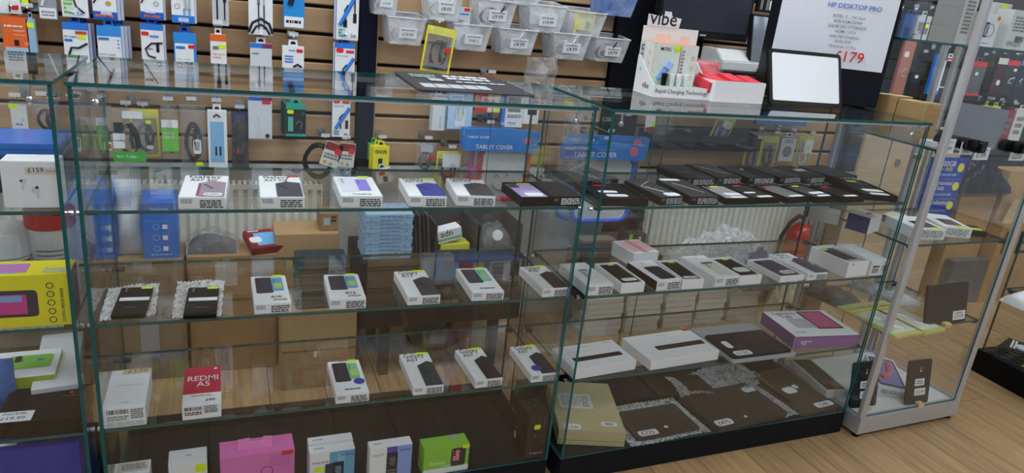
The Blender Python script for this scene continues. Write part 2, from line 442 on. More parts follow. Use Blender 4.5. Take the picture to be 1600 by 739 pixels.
# ================================================================== glass cases
ORD = ['lowest', 'second from the bottom', 'third from the bottom', 'fourth from the bottom', 'fifth from the bottom', 'sixth from the bottom', 'seventh from the bottom', 'eighth from the bottom', 'ninth from the bottom', 'tenth from the bottom', 'second from the top', 'topmost']
W, D = 1.2, 0.42
LV = [0.908, 0.637, 0.359]
TOPZ = 1.187; DECK = 0.088
S1, S2, S3 = [l + 0.0045 for l in LV]      # upper faces of the glass shelves
T1 = TOPZ + 0.0005; DK = DECK + 0.0005
def pane(mb, x0, x1, y0, y1, z0, z1, thin):
    m = {'z': [0, 0, 1, 1, 1, 1], 'y': [1, 1, 0, 1, 0, 1], 'x': [1, 1, 1, 0, 1, 0]}[thin]
    return mb.box(x0, x1, y0, y1, z0, z1, m)
def glass(name, parent, *a, **k):
    return pane(MB(), *a).build(name, [GLASS, EDGE], parent, **k)
def display_case(label, loc, rz, doors=(0.62, 0.58)):
    t = thing('display_case', label, 'display case', loc, rz)
    mb = MB().box(0, W, 0.0, D, 0.0, DECK)
    mb.build('plinth', mat((24, 25, 30), 0.6, 0, 0.1, 12), t, bevel=0.002)
    g = 0.008
    glass('side_panel', t, 0, g, 0, D, DECK + 0.0005, 1.1785, 'x')
    glass('side_panel', t, W - g, W, 0, D, DECK + 0.0005, 1.1785, 'x')
    glass('front_panel', t, g + 0.0005, W - g - 0.0005, 0.0015, 0.0075, DECK + 0.0005, 1.1785, 'y')
    glass('top_panel', t, -0.003, W + 0.003, -0.006, D + 0.004, 1.179, TOPZ, 'z')
    for z in LV:
        s = glass('shelf', t, g + 0.001, W - g - 0.001, 0.0085, D - 0.03, z - 0.004, z + 0.004, 'z')
        for cx in (-1, 1):
            for cy in (0.035, D - 0.05):
                x0 = 0.0 if cx < 0 else W
                mb = MB()
                mb.box(min(x0 - cx * (g + 0.001), x0 - cx * 0.03), max(x0 - cx * (g + 0.001), x0 - cx * 0.03), cy - 0.008, cy + 0.008, z - 0.012, z - 0.0045, 0)
                mb.cyl((x0 + cx * 0.001, cy, z - 0.008), (x0 + cx * 0.010, cy, z - 0.008), 0.006, 10, 1)
                mb.build('shelf_clip', [BLK, CHROME], t)
    glass('sliding_door', t, g + 0.001, doors[0], D - 0.022, D - 0.016, DECK + 0.002, 1.176, 'y')
    glass('sliding_door', t, doors[1], W - g - 0.001, D - 0.012, D - 0.006, DECK + 0.002, 1.176, 'y')
    MB().box(g + 0.001, W - g - 0.001, D - 0.028, D - 0.023, DECK + 0.0005, DECK + 0.053).build('door_track', mat((26, 27, 34), 0.3), t)
    MB().box(g + 0.001, W - g - 0.001, D - 0.0265, D - 0.0235, 1.164, 1.1785).build('door_track', ALU, t)
    MB().box(g, W - g, -0.0005, 0.001, 1.1730, 1.1787).build('edge_highlight', mat((196, 204, 206), 0.2, 0.2), t)  # painted highlight: pale strip for the bright line refracted below the top glass edge
    for x in (0.045, W - 0.045):
        mb = MB().box(x - 0.009, x + 0.009, -0.0085, 0.012, 1.1705, 1.1785)
        mb.cyl((x, 0.022, 1.1785), (x, 0.022, 1.148), 0.003, 8); mb.ball((x, 0.022, 1.143), 0.008)
        mb.build('corner_clamp', CHROME, t, smooth=False)
    for x in (0.004, W - 0.004):
        MB().cyl((x - 0.012, 0.03, 1.152), (x + 0.012, 0.03, 1.152), 0.006, 10).build('joining_bolt', CHROME, t)
    return t
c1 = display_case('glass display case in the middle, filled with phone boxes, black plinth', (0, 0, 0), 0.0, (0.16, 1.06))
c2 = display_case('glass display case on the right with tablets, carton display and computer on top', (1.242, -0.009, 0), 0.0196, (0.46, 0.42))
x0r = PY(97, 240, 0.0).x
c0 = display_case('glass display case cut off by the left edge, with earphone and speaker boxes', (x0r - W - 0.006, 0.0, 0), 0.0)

# ---- aluminium framed tower cabinet
TWX, TWY, TYAW, TW, TD = 2.468, -0.036, 0.035, 0.555, 0.45
def tower_pt(x, y, z):
    c, s = math.cos(TYAW), math.sin(TYAW)
    return (TWX + c * x - s * y, TWY + s * x + c * y, z)
TLV = [0.43, 0.762, 1.098, 1.435, 1.77]
t = thing('tower_cabinet', 'tall silver framed glass tower cabinet with watches and tablets, beside the right case', 'display cabinet', (TWX, TWY, 0), TYAW)
for (x, y) in ((0, 0), (TW - 0.026, 0), (0, TD - 0.026), (TW - 0.026, TD - 0.026)):
    mb = MB().prism([(x, y + 0.006), (x + 0.006, y), (x + 0.020, y), (x + 0.026, y + 0.006), (x + 0.026, y + 0.02), (x + 0.02, y + 0.026), (x + 0.006, y + 0.026), (x, y + 0.02)], 0.086, 2.1)
    mb.build('post', ALU, t)
mb = MB()
for (a, b, c, d_) in ((0, TW, 0, 0.026), (0, TW, TD - 0.026, TD), (0, 0.026, 0.026, TD - 0.026), (TW - 0.026, TW, 0.026, TD - 0.026)):
    mb.box(a, b, c, d_, 0.018, 0.0855)
mb.build('base_frame', ALU, t)
MB().box(0.0265, TW - 0.0265, 0.0265, TD - 0.0265, 0.05, 0.083).build('deck', mat((214, 216, 218), 0.35), t)
for (x, y) in ((0.02, 0.02), (TW - 0.02, 0.02), (0.02, TD - 0.02), (TW - 0.02, TD - 0.02)):
    MB().cyl((x, y, 0.0), (x, y, 0.0175), 0.013, 12).build('foot', BLK, t)
glass('side_panel', t, 0.010, 0.015, 0.0265, TD - 0.0265, 0.086, 2.08, 'x')
glass('side_panel', t, TW - 0.015, TW - 0.010, 0.0265, TD - 0.0265, 0.086, 2.08, 'x')
glass('front_door', t, 0.0265, TW - 0.0265, 0.008, 0.013, 0.088, 2.08, 'y')
for z in TLV:
    glass('shelf', t, 0.017, TW - 0.017, 0.028, TD - 0.03, z - 0.004, z + 0.004, 'z')
    for cx, cy in ((0.02, 0.035), (TW - 0.045, 0.035), (0.02, TD - 0.05), (TW - 0.045, TD - 0.05)):
        MB().box(cx, cx + 0.025, cy - 0.006, cy + 0.006, z - 0.010, z - 0.0045).build('shelf_clip', BLK, t)
glass('sliding_door', t, 0.0265, TW * 0.55, TD - 0.020, TD - 0.015, 0.088, 2.08, 'y')
mb = MB().box(TW * 0.80, TW * 0.80 + 0.022, TD - 0.024, TD - 0.008, 0.088, 2.08)
mb.build('door_stile', ALU, t)
MB().cyl((TW * 0.80 + 0.004, TD - 0.0245, 0.99), (TW * 0.80 + 0.004, TD - 0.05, 0.99), 0.013, 14).build('door_lock', CHROME, t)
TS = [z + 0.0045 for z in TLV]; TB = 0.0835

# ---- part of another case at the right edge
t = thing('display_case', 'low glass case with black plinth at the right edge, blister packs inside', 'display case', (3.522, -0.32, 0), 0)
MB().box(0, 0.9, 0, 0.62, 0, 0.108).build('plinth', mat((16, 16, 20), 0.3), t, bevel=0.002)
glass('side_panel', t, 0.012, 0.018, 0.01, 0.60, 0.1085, 0.95, 'x')
glass('back_panel', t, 0.019, 0.888, 0.594, 0.600, 0.1085, 0.95, 'y')
glass('shelf', t, 0.020, 0.88, 0.012, 0.592, 0.418, 0.426, 'z')
glass('top_panel', t, 0.010, 0.89, 0.008, 0.602, 0.9505, 0.9585, 'z')
MB().box(0.0185, 0.05, 0.55, 0.58, 0.408, 0.4175).build('shelf_clip', BLK, t)

# ================================================================== case in the middle: phone boxes
FR = [('l', 0.05, 0.45, 0.3, 0.85, 3, 'grey'), ('l', 0.45, 0.1, 0.95, 0.8, 4, 'ink')]
YEL = lambda u0=0.55, u1=0.95: ('s', u0, 0.94, u1, 1.0, 'neon')
def GAL(t2, c, n1=0.62):
    """white phone box: two lines of lettering at the far end, dark phone lower right"""
    return [('t', 0.10, 0.86, n1, 'Galaxy', 'ink', 0, 1.5), ('t', 0.14, 0.735, 0.40, t2, 'ink', 0, 1.4),
            ('k', [(0.42, 0.60), (0.80, 0.72), (0.985, 0.66), (0.985, 0.01), (0.42, 0.01)], c), YEL()]
def DUO(c, scr, name=None):
    e = [('p', 0.10, 0.36, 0.58, 0.93, c), ('p', 0.56, 0.42, 0.88, 0.90, scr), ('r', 0.62, 0.50, 0.84, 0.70, (176, 204, 120), 'print_panel'), ('l', 0.35, 0.955, 0.65, 0.985, 1, 'grey'), YEL(0.62, 0.9)]
    if name: e += [('t', 0.46, 0.17, 0.3, name, 'ink', 0, 1.3), ('l', 0.52, 0.08, 0.9, 0.13, 1, 'grey')]
    else: e += [('l', 0.3, 0.10, 0.8, 0.16, 1, 'grey')]
    return e
# first shelf
carton('phone_box', 'white phone box with pink phone picture and white price label, first on top shelf', (279, 327), (353, 326), (290, 274), S1, 0.028, els=[
    ('t', 0.10, 0.86, 0.75, 'Galaxy', 'ink', 0, 1.4), ('t', 0.14, 0.72, 0.6, 'A57 5G', 'ink', 0, 1.4), ('k', [(0.42, 0.62), (0.62, 0.72), (0.97, 0.66), (0.97, 0.02), (0.42, 0.02)], (150, 136, 148)),
    ('r', 0.36, 0.05, 0.42, 0.6, (150, 70, 80)), ('s', 0.52, 0.05, 0.92, 0.17, 'white'), ('t', 0.56, 0.08, 0.3, '\u00a3380', 'ink')], front=FR)
carton('phone_box', 'white phone box with dark grey phone and red sticker on top shelf', (407, 326.5), (476, 325.5), (404, 275), S1, 0.028, els=[
    ('t', 0.10, 0.86, 0.65, 'Galaxy', 'ink', 0, 1.4), ('t', 0.12, 0.72, 0.55, 'A37 5G', 'ink', 0, 1.4), ('k', [(0.38, 0.60), (0.65, 0.70), (0.97, 0.64), (0.97, 0.02), (0.38, 0.02)], (70, 72, 78)), ('s', 0.68, 0.94, 0.98, 1.0, 'red')], front=FR)
carton('phone_box', 'white phone box showing pale lilac phones, lying on the top shelf', (533, 326.5), (598, 325), (521, 277), S1, 0.030, els=[
    ('p', 0.08, 0.22, 0.52, 0.92, (214, 216, 230)), ('p', 0.50, 0.26, 0.80, 0.84, (140, 130, 216)), ('l', 0.3, 0.06, 0.75, 0.11, 1, 'grey'), YEL(0.6, 0.9)], front=FR)
carton('phone_box', 'white phone box with royal blue phone picture on the top shelf', (641, 326.5), (698, 324), (625, 281), S1, 0.028, els=[
    ('t', 0.08, 0.88, 0.6, 'Galaxy', 'ink', 0, 1.4), ('t', 0.12, 0.76, 0.5, 'A27 5G', 'ink', 0, 1.4), ('k', [(0.36, 0.62), (0.7, 0.74), (0.985, 0.68), (0.985, 0.02), (0.36, 0.02)], (50, 60, 150)), YEL(0.6, 0.98)], front=FR)
carton('phone_box', 'white phone box with black phone picture and red sticker beside the black tray', (717, 326.5), (775, 323.5), (701, 282), S1, 0.028, els=[
    ('t', 0.08, 0.88, 0.6, 'Galaxy', 'ink', 0, 1.4), ('t', 0.12, 0.76, 0.5, 'A17 5G', 'ink', 0, 1.4), ('k', [(0.36, 0.62), (0.7, 0.74), (0.985, 0.68), (0.985, 0.02), (0.36, 0.02)], (62, 64, 70)), ('s', 0.6, 0.93, 0.95, 1.0, 'red')], front=FR)
tray('phone_tray', 'black open phone box holding a lilac phone, right end of top shelf', 'lilac phone with white labels lying in a black open box', (815, 324.5), (862, 323), (786, 286), S1, 0.026, 'black', (168, 150, 206),
     [('r', 0.06, 0.72, 0.4, 0.96, (60, 58, 72), 'camera_island'), ('s', 0.25, 0.10, 0.9, 0.34, 'white', 'label'), ('s', 0.35, 0.36, 0.8, 0.44, 'lgrey', 'label'), ('s', 0.45, 0.95, 0.95, 1.0, 'yellow')])
carton('phone_box', 'matt black phone box lid beside the lilac phone', (863, 323), (907, 321.5), (829, 284), S1, 0.027, (40, 40, 43), 'black', front=[('l', 0.3, 0.15, 0.95, 0.85, 4, 'white'), ('l', 0.05, 0.5, 0.2, 0.85, 2, 'grey')])
# second shelf
def bubble_mat(label, bl, br, fr_, fl_, z, group=None, nx=26, ny=30, amp=0.004, name='bubble_wrap_mat', wob=0.004):
    P = [PZ(*p, z) for p in (fl_, fr_, br, bl)]
    c = (P[0] + P[1] + P[2] + P[3]) / 4
    mb = MB(); vs = []; seed = random.random() * 9
    for j in range(ny + 1):
        for i in range(nx + 1):
            u, v = i / nx, j / ny
            p = (P[0] * (1 - u) + P[1] * u) * (1 - v) + (P[3] * (1 - u) + P[2] * u) * v - c
            e = 1 if (i + (j % 2)) % 2 == 0 else 0
            zz = 0.0006 + amp * e + wob * (0.5 + 0.5 * math.sin(seed + 7 * u + 3 * v)) * (1 if min(u, v, 1 - u, 1 - v) < 0.12 else 0.0)
            vs.append((p.x + 0.0012 * math.sin(i * 2.1 + j), p.y, zz))
    mb.add(vs, [(j * (nx + 1) + i, j * (nx + 1) + i + 1, (j + 1) * (nx + 1) + i + 1, (j + 1) * (nx + 1) + i) for j in range(ny) for i in range(nx)])
    o = mb.build(name, BUBBLE, None, (c.x, c.y, z), smooth=True)
    return tag(o, label, 'bubble wrap', group)
def quad_slab(name, label, cat, pts, z, h, top, side='black', els=None, rough=0.3):
    """a flat slab whose four foot corners (bl, br, fr, fl) are given"""
    P = [PZ(*p, z) for p in pts]
    bl, br, fr_, fl_ = P
    ex = ((fr_ - fl_) + (br - bl)); yaw = math.atan2(ex.y, ex.x)
    c = (bl + br + fr_ + fl_) / 4
    w_ = ex.length / 2; d = ((bl - fl_).length + (br - fr_).length) / 2
    root = thing(name, label, cat, (c.x, c.y, z), yaw)
    MB().prism(rrect(-w_ / 2, -d / 2, w_ / 2, d / 2, min(w_, d) * 0.06, 3), 0, h).build('slab_body' if cat == 'box' else 'housing', mat(top, rough, 0, 0.04, 20), root)
    if els: prints(root, 'top', w_, d, h, els)
    return root
PH = [('s', 0.62, 0.93, 0.98, 1.0, 'neon'), ('r', 0.08, 0.5, 0.98, 0.61, 'white', 'label'), ('c', 0.18, 0.93, 0.05, 'grey', 'camera_lens'), ('c', 0.18, 0.85, 0.05, 'grey', 'camera_lens'), ('l', 0.3, 0.24, 0.7, 0.27, 1, 'grey')]
bubble_mat('bubble wrap under the left of the two black phones', (170, 452), (249, 444), (243, 496), (155, 505), S2)
quad_slab('smartphone', 'black phone with white strip, left one of the two on bubble wrap', 'phone', ((187, 455), (237, 453), (231, 497), (177, 499)), S2 + 0.0055, 0.009, 'black', els=PH)
bubble_mat('bubble wrap under the right of the two black phones', (278, 442), (351, 440), (346, 497), (268, 501), S2)
quad_slab('smartphone', 'black phone with white strip, right one of the two on bubble wrap', 'phone', ((293, 455), (341, 453), (340, 497), (288, 499)), S2 + 0.0055, 0.009, 'black', els=PH)
carton('phone_box', 'white phone box with black and blue phones, nearest the bubble wrapped phones', (398, 494), (455, 487.5), (392, 434), S2, 0.028, els=DUO((52, 54, 70), (90, 160, 210), 'A16'), front=FR)
carton('phone_box', 'white phone box with black and blue phones, second box on the middle shelf', (515, 485), (571, 479.5), (506, 430), S2, 0.028, els=DUO((52, 54, 70), (90, 160, 210), 'A16'), front=FR)
carton('phone_box', 'white phone box with grey glossy phone corner, third box on the middle shelf', (637, 478.5), (687, 474), (616, 425), S2, 0.026, els=GAL('A17', (60, 64, 70)), front=FR)
carton('phone_box', 'white phone box with black and mint phones, fourth box on the middle shelf', (737, 471.5), (786, 468), (713, 420), S2, 0.027, els=DUO((66, 68, 78), (110, 200, 190)), front=FR)
carton('phone_box', 'white phone box with black phone corner at the right end of the middle shelf', (847, 465), (888, 462), (812, 417), S2, 0.026, els=GAL('A36', (48, 44, 46)), front=FR)
# third shelf
carton('phone_box', 'tall plain white phone box with pale gold price tag, bottom shelf left end', (161, 674), (228, 670), (174, 582), S3, 0.055, els=[
    ('t', 0.22, 0.55, 0.6, 'HUAWEI P smart', (150, 140, 130)), ('r', 0.30, 0.86, 0.98, 0.995, (206, 192, 160), 'price_tag'), ('t', 0.42, 0.89, 0.5, '\u00a3179', (130, 96, 50)), ('l', 0.4, 0.1, 0.6, 0.13, 1, 'lgrey')],
    front=[('z', 0.10, 0.68, 0.6, 0.9, 'ink'), ('l', 0.10, 0.35, 0.6, 0.6, 3, 'grey'), ('l', 0.65, 0.4, 0.95, 0.9, 5, 'grey'), ('l', 0.08, 0.08, 0.95, 0.3, 3, 'lgrey')])
carton('phone_box', 'white phone box with crimson lid print on the bottom shelf', (285, 660), (346, 652.5), (289, 578), S3, 0.042, els=[
    ('r', 0.0, 0.28, 1.0, 1.0, (190, 26, 62), 'colour_field'), ('t', 0.1, 0.62, 0.82, 'REDMI', 'white', 0, 1.3), ('t', 0.34, 0.46, 0.36, 'A5', 'white', 0, 1.2), ('c', 0.85, 0.93, 0.05, 'white'), ('l', 0.22, 0.20, 0.8, 0.23, 1, 'grey'), ('t', 0.6, 0.06, 0.25, '\u00a399', 'ink')],
    front=[('z', 0.06, 0.62, 0.5, 0.85, 'ink'), ('l', 0.06, 0.3, 0.5, 0.55, 2, 'ink'), ('l', 0.55, 0.55, 0.9, 0.9, 3, 'grey'), ('z', 0.58, 0.4, 0.92, 0.55, 'ink')])
carton('phone_box', 'white phone box with black and green phones and a blue round seal, bottom shelf', (525, 633.5), (577, 627.5), (512, 567), S3, 0.027, els=DUO((44, 46, 58), (120, 190, 140)) + [('c', 0.80, 0.33, 0.17, (60, 60, 180), 'seal')], front=FR)
carton('phone_box', 'white phone box with dark green phone corner on the bottom shelf', (645, 619), (692, 612.5), (624, 554), S3, 0.026, els=GAL('A07', (46, 60, 66), 0.7), front=FR)
carton('phone_box', 'white phone box with plum black phone corner, second from right on bottom shelf', (742, 607.5), (784, 601.5), (711, 547), S3, 0.026, els=GAL('A07', (44, 36, 44), 0.7), front=FR)
carton('phone_box', 'white phone box with blue round seal at the right end of the bottom shelf', (829, 598.5), (869, 593.5), (797, 542), S3, 0.026, els=GAL('A07', (48, 50, 58), 0.7) + [('c', 0.36, 0.2, 0.19, (50, 60, 160), 'seal')], front=FR)
# plinth deck: boxes standing upright; (x0, x1) front bottom pixels at y
def upright(name, label, x0, x1, yb, yt, depth, side, z=DK, els=None, top=None, topels=None, yaw=0.02, leftels=None):
    P0, P1 = PZ(x0, yb, z), PZ(x1, yb, z)
    w_ = (P1.x - P0.x)
    c = Vector(((P0.x + P1.x) / 2, max(0.012, P0.y) + depth / 2, z))
    h = PY((x0 + x1) / 2, yt, c.y - depth / 2).z - z
    root = thing(name, label, 'box', c, yaw)
    MB().box(-w_ / 2, w_ / 2, -depth / 2, depth / 2, 0, h, [1, 0, 1, 1, 1, 1]).build('carton_body', [mat(top or side, 0.5, 0, 0.02), mat(side, 0.5, 0, 0.02)], root, bevel=0.001)
    if els: prints(root, 'front', w_, depth, h, els)
    if topels: prints(root, 'top', w_, depth, h, topels)
    if leftels: prints(root, 'left', w_, depth, h, leftels)
    return root, w_, depth, h
upright('phone_box', 'small white box with beige printed top on the plinth, far left', 181, 236, 792, 739, 0.05, 'white', topels=[('r', 0.08, 0.15, 0.95, 0.9, (206, 200, 186)), ('l', 0.2, 0.3, 0.9, 0.8, 4, 'grey')])
upright('accessory_box', 'plain white cube box with yellow sticker on the plinth', 266, 325, 788, 722, 0.06, 'white', els=[('s', 0.68, 0.72, 0.98, 0.92, 'neon')], topels=[('l', 0.45, 0.45, 0.6, 0.55, 1, 'grey')])
r, w_, d_, h_ = upright('accessory_box', 'pink accessory box with hanging tab standing on the plinth', 345, 462, 775, 709, 0.075, (222, 118, 186), els=[('s', 0.82, 0.88, 0.98, 0.99, 'red'), ('o', 0.62, 0.5, 0.09, (180, 60, 140)), ('l', 0.66, 0.6, 0.95, 0.9, 4, (206, 100, 170))])
mb = MB().prism([(-w_ * 0.26, 0.0), (w_ * 0.2, 0.0), (w_ * 0.2, 0.032), (w_ * 0.08, 0.034), (w_ * 0.08, 0.022), (-w_ * 0.10, 0.022), (-w_ * 0.10, 0.034), (-w_ * 0.26, 0.032)], -0.001, 0.001, 0, 'y')
mb.build('hanging_tab', mat((234, 140, 204), 0.5), r, loc=(0, -0.008, h_ - 0.0005))
r, w_, d_, h_ = upright('phone_box', 'white and blue box with a black keypad phone, front one of a pair on plinth', 483, 555, 765, 704, 0.034, 'white', els=[
    ('r', 0.44, 0.0, 1.0, 0.96, (96, 160, 200), 'colour_field'), ('r', 0.62, 0, 0.78, 0.9, (128, 186, 214), 'colour_field'), ('t', 0.68, 0.82, 0.3, 'NOKIA', 'dblue'), ('t', 0.06, 0.7, 0.36, 'Nokia 105 4G', 'ink'), ('p', 0.34, -0.1, 0.56, 0.66, (40, 62, 84)), ('p', 0.5, -0.1, 0.76, 0.68, (30, 36, 48)), ('r', 0.56, 0.3, 0.70, 0.56, (90, 120, 150), 'screen_picture'), ('s', 0.1, 0.48, 0.32, 0.6, 'neon')], topels=[('l', 0.1, 0.4, 0.35, 0.6, 1, 'grey')])
P = r.location
r2 = copy_tree(r); r2.location = (P.x + 0.001, P.y + 0.040, P.z); r2['label'] = 'white and blue keypad phone box, rear one of a pair on plinth'
upright('phone_box', 'white, violet and periwinkle box with a slim black keypad phone on plinth', 576, 645, 758, 697, 0.036, 'white', els=[
    ('r', 0.4, 0, 0.65, 0.98, (86, 70, 170), 'colour_field'), ('r', 0.65, 0, 1.0, 0.98, (140, 160, 222), 'colour_field'), ('t', 0.70, 0.82, 0.26, 'NOKIA', 'dblue'), ('t', 0.08, 0.78, 0.24, 'Nokia 105', 'ink'), ('p', 0.4, -0.1, 0.66, 0.82, (44, 42, 50)), ('r', 0.46, 0.45, 0.6, 0.7, (90, 84, 100), 'screen_picture'), ('l', 0.44, 0.05, 0.62, 0.35, 4, 'grey')], topels=[('l', 0.1, 0.4, 0.3, 0.6, 1, 'grey')])
upright('phone_box', 'lime green phone box with white foot band standing on the plinth', 661, 737, 747, 698, 0.055, (140, 196, 66), els=[
    ('r', 0, 0, 1, 0.2, 'white', 'foot_band'), ('t', 0.12, 0.36, 0.36, 'Oneida', (220, 236, 190)), ('p', 0.6, 0.22, 0.92, 0.9, (52, 52, 46)), ('r', 0.64, 0.42, 0.78, 0.82, (214, 120, 150), 'screen_picture'), ('s', 0.84, 0.86, 1.0, 0.99, 'neon'), ('l', 0.4, 0.26, 0.6, 0.31, 1, (220, 236, 190))], topels=[('r', 0.65, 0.6, 0.78, 0.95, (150, 160, 190))])
dots = []
for i in range(34):
    dots.append(('c', random.uniform(0.12, 0.92), 0.35 + 0.6 * random.random(), random.uniform(0.02, 0.035), (86, 80, 74), 'dot_print'))
r, w_, d_, h_ = upright('speaker_box', 'tall dark brown box with dotted print at the right end of the plinth', 817, 853, 718, 648, 0.085, (50, 42, 38), yaw=0.04, els=[('s', 0.32, 0.66, 0.62, 0.76, 'neon'), ('o', 0.3, 0.13, 0.06, 'lgrey'), ('t', 0.42, 0.1, 0.45, 'Milestone', 'lgrey')] + dots[:16],
    topels=dots[16:26], leftels=dots[26:] + [('s', 0.05, 0.2, 0.2, 0.35, 'lgrey')])
# plain price rail card standing on the middle shelf edge

# ================================================================== case on the right: tablets, trays
WS = lambda u0, v0, u1, v1: ('s', u0, v0, u1, v1, 'white', 'label')
FRB = [('l', 0.25, 0.15, 0.95, 0.85, 4, 'lgrey'), ('l', 0.05, 0.5, 0.18, 0.85, 2, 'grey')]
ZIG = [('w', [(0.95, 0.9), (0.12, 0.62), (0.62, 0.2)], 0.0012, 'lgrey', 'line_drawing'), ('w', [(0.22, 0.58), (0.36, 0.56), (0.33, 0.46), (0.5, 0.44), (0.46, 0.36), (0.62, 0.3)], 0.0008, 'lgrey', 'line_drawing')]
LIN = [('w', [(0.25, 0.75), (0.3, 0.72), (0.75, 0.22)], 0.001, 'lgrey', 'line_drawing')]
carton('laptop_box', 'large dark grey box with a white laptop outline, behind the empty black tray', (905, 296), (972, 295), (851, 258), S1, 0.026, (66, 66, 66), (40, 40, 42), els=[('w', [(0.95, 0.93), (0.30, 0.62), (0.52, 0.06)], 0.0013, 'lgrey', 'line_drawing'), ('w', [(0.62, 0.83), (0.95, 0.12)], 0.001, 'grey', 'line_drawing'), ('w', [(0.36, 0.56), (0.48, 0.5), (0.44, 0.36), (0.58, 0.3), (0.55, 0.16)], 0.001, 'lgrey', 'line_drawing')], front=[('l', 0.3, 0.3, 0.8, 0.9, 3, 'grey')])
tray('phone_tray', 'wide black open box holding a black phone with red sticker, left end of shelf', 'black phone with white labels and red sticker in the wide black tray', (940, 326), (1015, 324), (905, 289), S1, 0.022, (30, 30, 32), (26, 24, 30), [('s', 0.3, 0.93, 0.6, 1.0, 'red'), WS(0.2, 0.42, 0.62, 0.56), WS(0.25, 0.14, 0.72, 0.3)], rim=0.006)
carton('phone_box', 'dark grey box with zigzag outline and white label, front row left', (1036, 324.5), (1072, 323), (980, 283.5), S1, 0.026, (62, 62, 64), (34, 34, 36), els=ZIG + [WS(0.35, 0.03, 0.95, 0.2)], front=FRB)
carton('phone_box', 'dark grey box with white slip at its far end, front row', (1084, 324), (1125, 322), (1031, 282), S1, 0.026, (58, 58, 60), (30, 30, 32), els=LIN + [WS(0.05, 0.88, 0.75, 0.99)], front=FRB)
TR = [((1138, 322.5), (1178, 320.5), (1094, 291), (150, 148, 150), 'neon', 'silver phone with two white labels in a black tray, front row'),
      ((1182, 322), (1222, 320), (1131, 290.5), (44, 42, 46), 'red', 'charcoal phone with red sticker in a black tray, third from the silver phone side'),
      ((1232, 320), (1271, 318.5), (1180, 291), (110, 112, 116), 'red', 'slate grey phone with red sticker in a black tray, front row'),
      ((1276, 319), (1313, 317.5), (1222.5, 290.5), (58, 62, 78), 'neon', 'blue grey phone with wide white label in a black tray, front row'),
      ((1315, 318), (1351, 316.5), (1266.5, 290.5), (30, 28, 32), 'red', 'glossy black phone with red sticker in a black tray, front row'),
      ((1361, 317), (1401, 314.5), (1310, 282.5), (24, 24, 26), 'neon', 'black phone with two white labels at the right end of the front row')]
for i, (a, b, c, pc, sc, pl) in enumerate(TR):
    tray('phone_tray', 'black open box under the ' + pl.split(' in a ')[0].split(' at the ')[0], pl, a, b, c, S1, 0.02, 'black', pc, [('s', 0.4, 0.93, 0.75, 1.0, sc), WS(0.3, 0.05, 0.9, 0.17)] + ([WS(0.3, 0.26, 0.95, 0.42)] if i in (0, 3, 5) else []) + ([WS(0.15, 0.36, 0.6, 0.46)] if i == 1 else []) + [('c', 0.16, 0.92, 0.06, 'dark', 'camera_lens'), ('c', 0.16, 0.82, 0.06, 'dark', 'camera_lens')])
BK = [((1071, 290.5), (1113, 289), (1027, 257), 'leftmost black box in the rear row, small grey print', [('l', 0.3, 0.4, 0.6, 0.5, 2, 'grey')]),
      ((1120, 289), (1156, 287.5), (1069.5, 256), 'dark grey box with slanting white line in the rear row', [('w', [(0.25, 0.85), (0.3, 0.72), (0.75, 0.2)], 0.001, 'lgrey', 'line_drawing')]),
      ((1167, 289), (1208, 287.5), (1120.5, 259), 'black box with a tiny white mark, third in the rear row', [WS(0.48, 0.62, 0.58, 0.7)]),
      ((1216, 288.5), (1253, 287), (1166, 260), 'plain black box, fourth in the rear row', [('l', 0.5, 0.5, 0.8, 0.58, 1, 'grey')]),
      ((1258, 288), (1290, 286.5), (1207, 260), 'black box with silver strip, fifth in the rear row', [('r', 0.45, 0.5, 0.9, 0.68, 'lgrey', 'label')]),
      ((1300, 287), (1338, 285), (1247, 259), 'plain black box at the right end of the rear row', [])]
for a, b, c, lb, e in BK:
    carton('phone_box', lb, a, b, c, S1, 0.026, (46, 46, 49) if 'dark grey' not in lb else (66, 66, 68), (26, 26, 28), els=e, front=FRB)
# second shelf
carton('phone_box', 'white phone box with raised relief, left end of the middle shelf', (917, 464), (958, 460.5), (876, 413), S2, 0.032, els=[('r', 0.35, 0.62, 0.7, 0.68, 'grey'), ('p', 0.3, 0.1, 0.9, 0.6, (214, 214, 214))], front=FR)
def open_box(label, plabel, a, b, c, els, h=0.032, pc='black'):
    tray('phone_tray', label, plabel, a, b, c, S2, h, 'white', pc, els, rim=0.006)
open_box('white open box with black phone, nearest the left white box', 'black phone with yellow sticker and label in the leftmost white open box', (971, 460.5), (1008, 458), (931, 413), [('s', 0.5, 0.94, 0.8, 1, 'neon'), WS(0.2, 0.1, 0.95, 0.24)])
c_ = PZ(966, 418, S2)
for i in range(2):
    t = thing('phone_box', ('lower' if i == 0 else 'upper') + ' of two small white boxes with pink phones behind the open boxes', 'box', (1.62, 0.30, S2 + i * 0.0285), 0.12)
    MB().box(-0.052, 0.052, -0.06, 0.06, 0, 0.024).build('carton_body', WHT, t, bevel=0.001)
    if i == 1: prints(t, 'top', 0.104, 0.12, 0.024, [('r', 0.06, 0.1, 0.94, 0.9, (226, 180, 190), 'colour_field'), ('r', 0.4, 0.0, 0.6, 1.0, (190, 150, 140), 'tape')])
    t.location = (PZ(1004, 416, S2).x, PZ(1004, 416, S2).y + 0.06, S2 + i * 0.0245)
carton('phone_box', 'white phone box with black side and dark phone picture', (1028, 457.5), (1066, 454), (983, 411), S2, 0.032, els=[('p', 0.25, 0.08, 0.92, 0.68, (44, 48, 58)), ('o', 0.45, 0.86, 0.07, 'grey')], front=FR, left='black')
open_box('white open box with black phone, beside the box with the black side', 'black phone with white label beside the dark phone picture box', (1067, 454), (1100, 452), (1028, 409), [('s', 0.5, 0.94, 0.85, 1, 'neon'), WS(0.15, 0.06, 0.95, 0.15)])
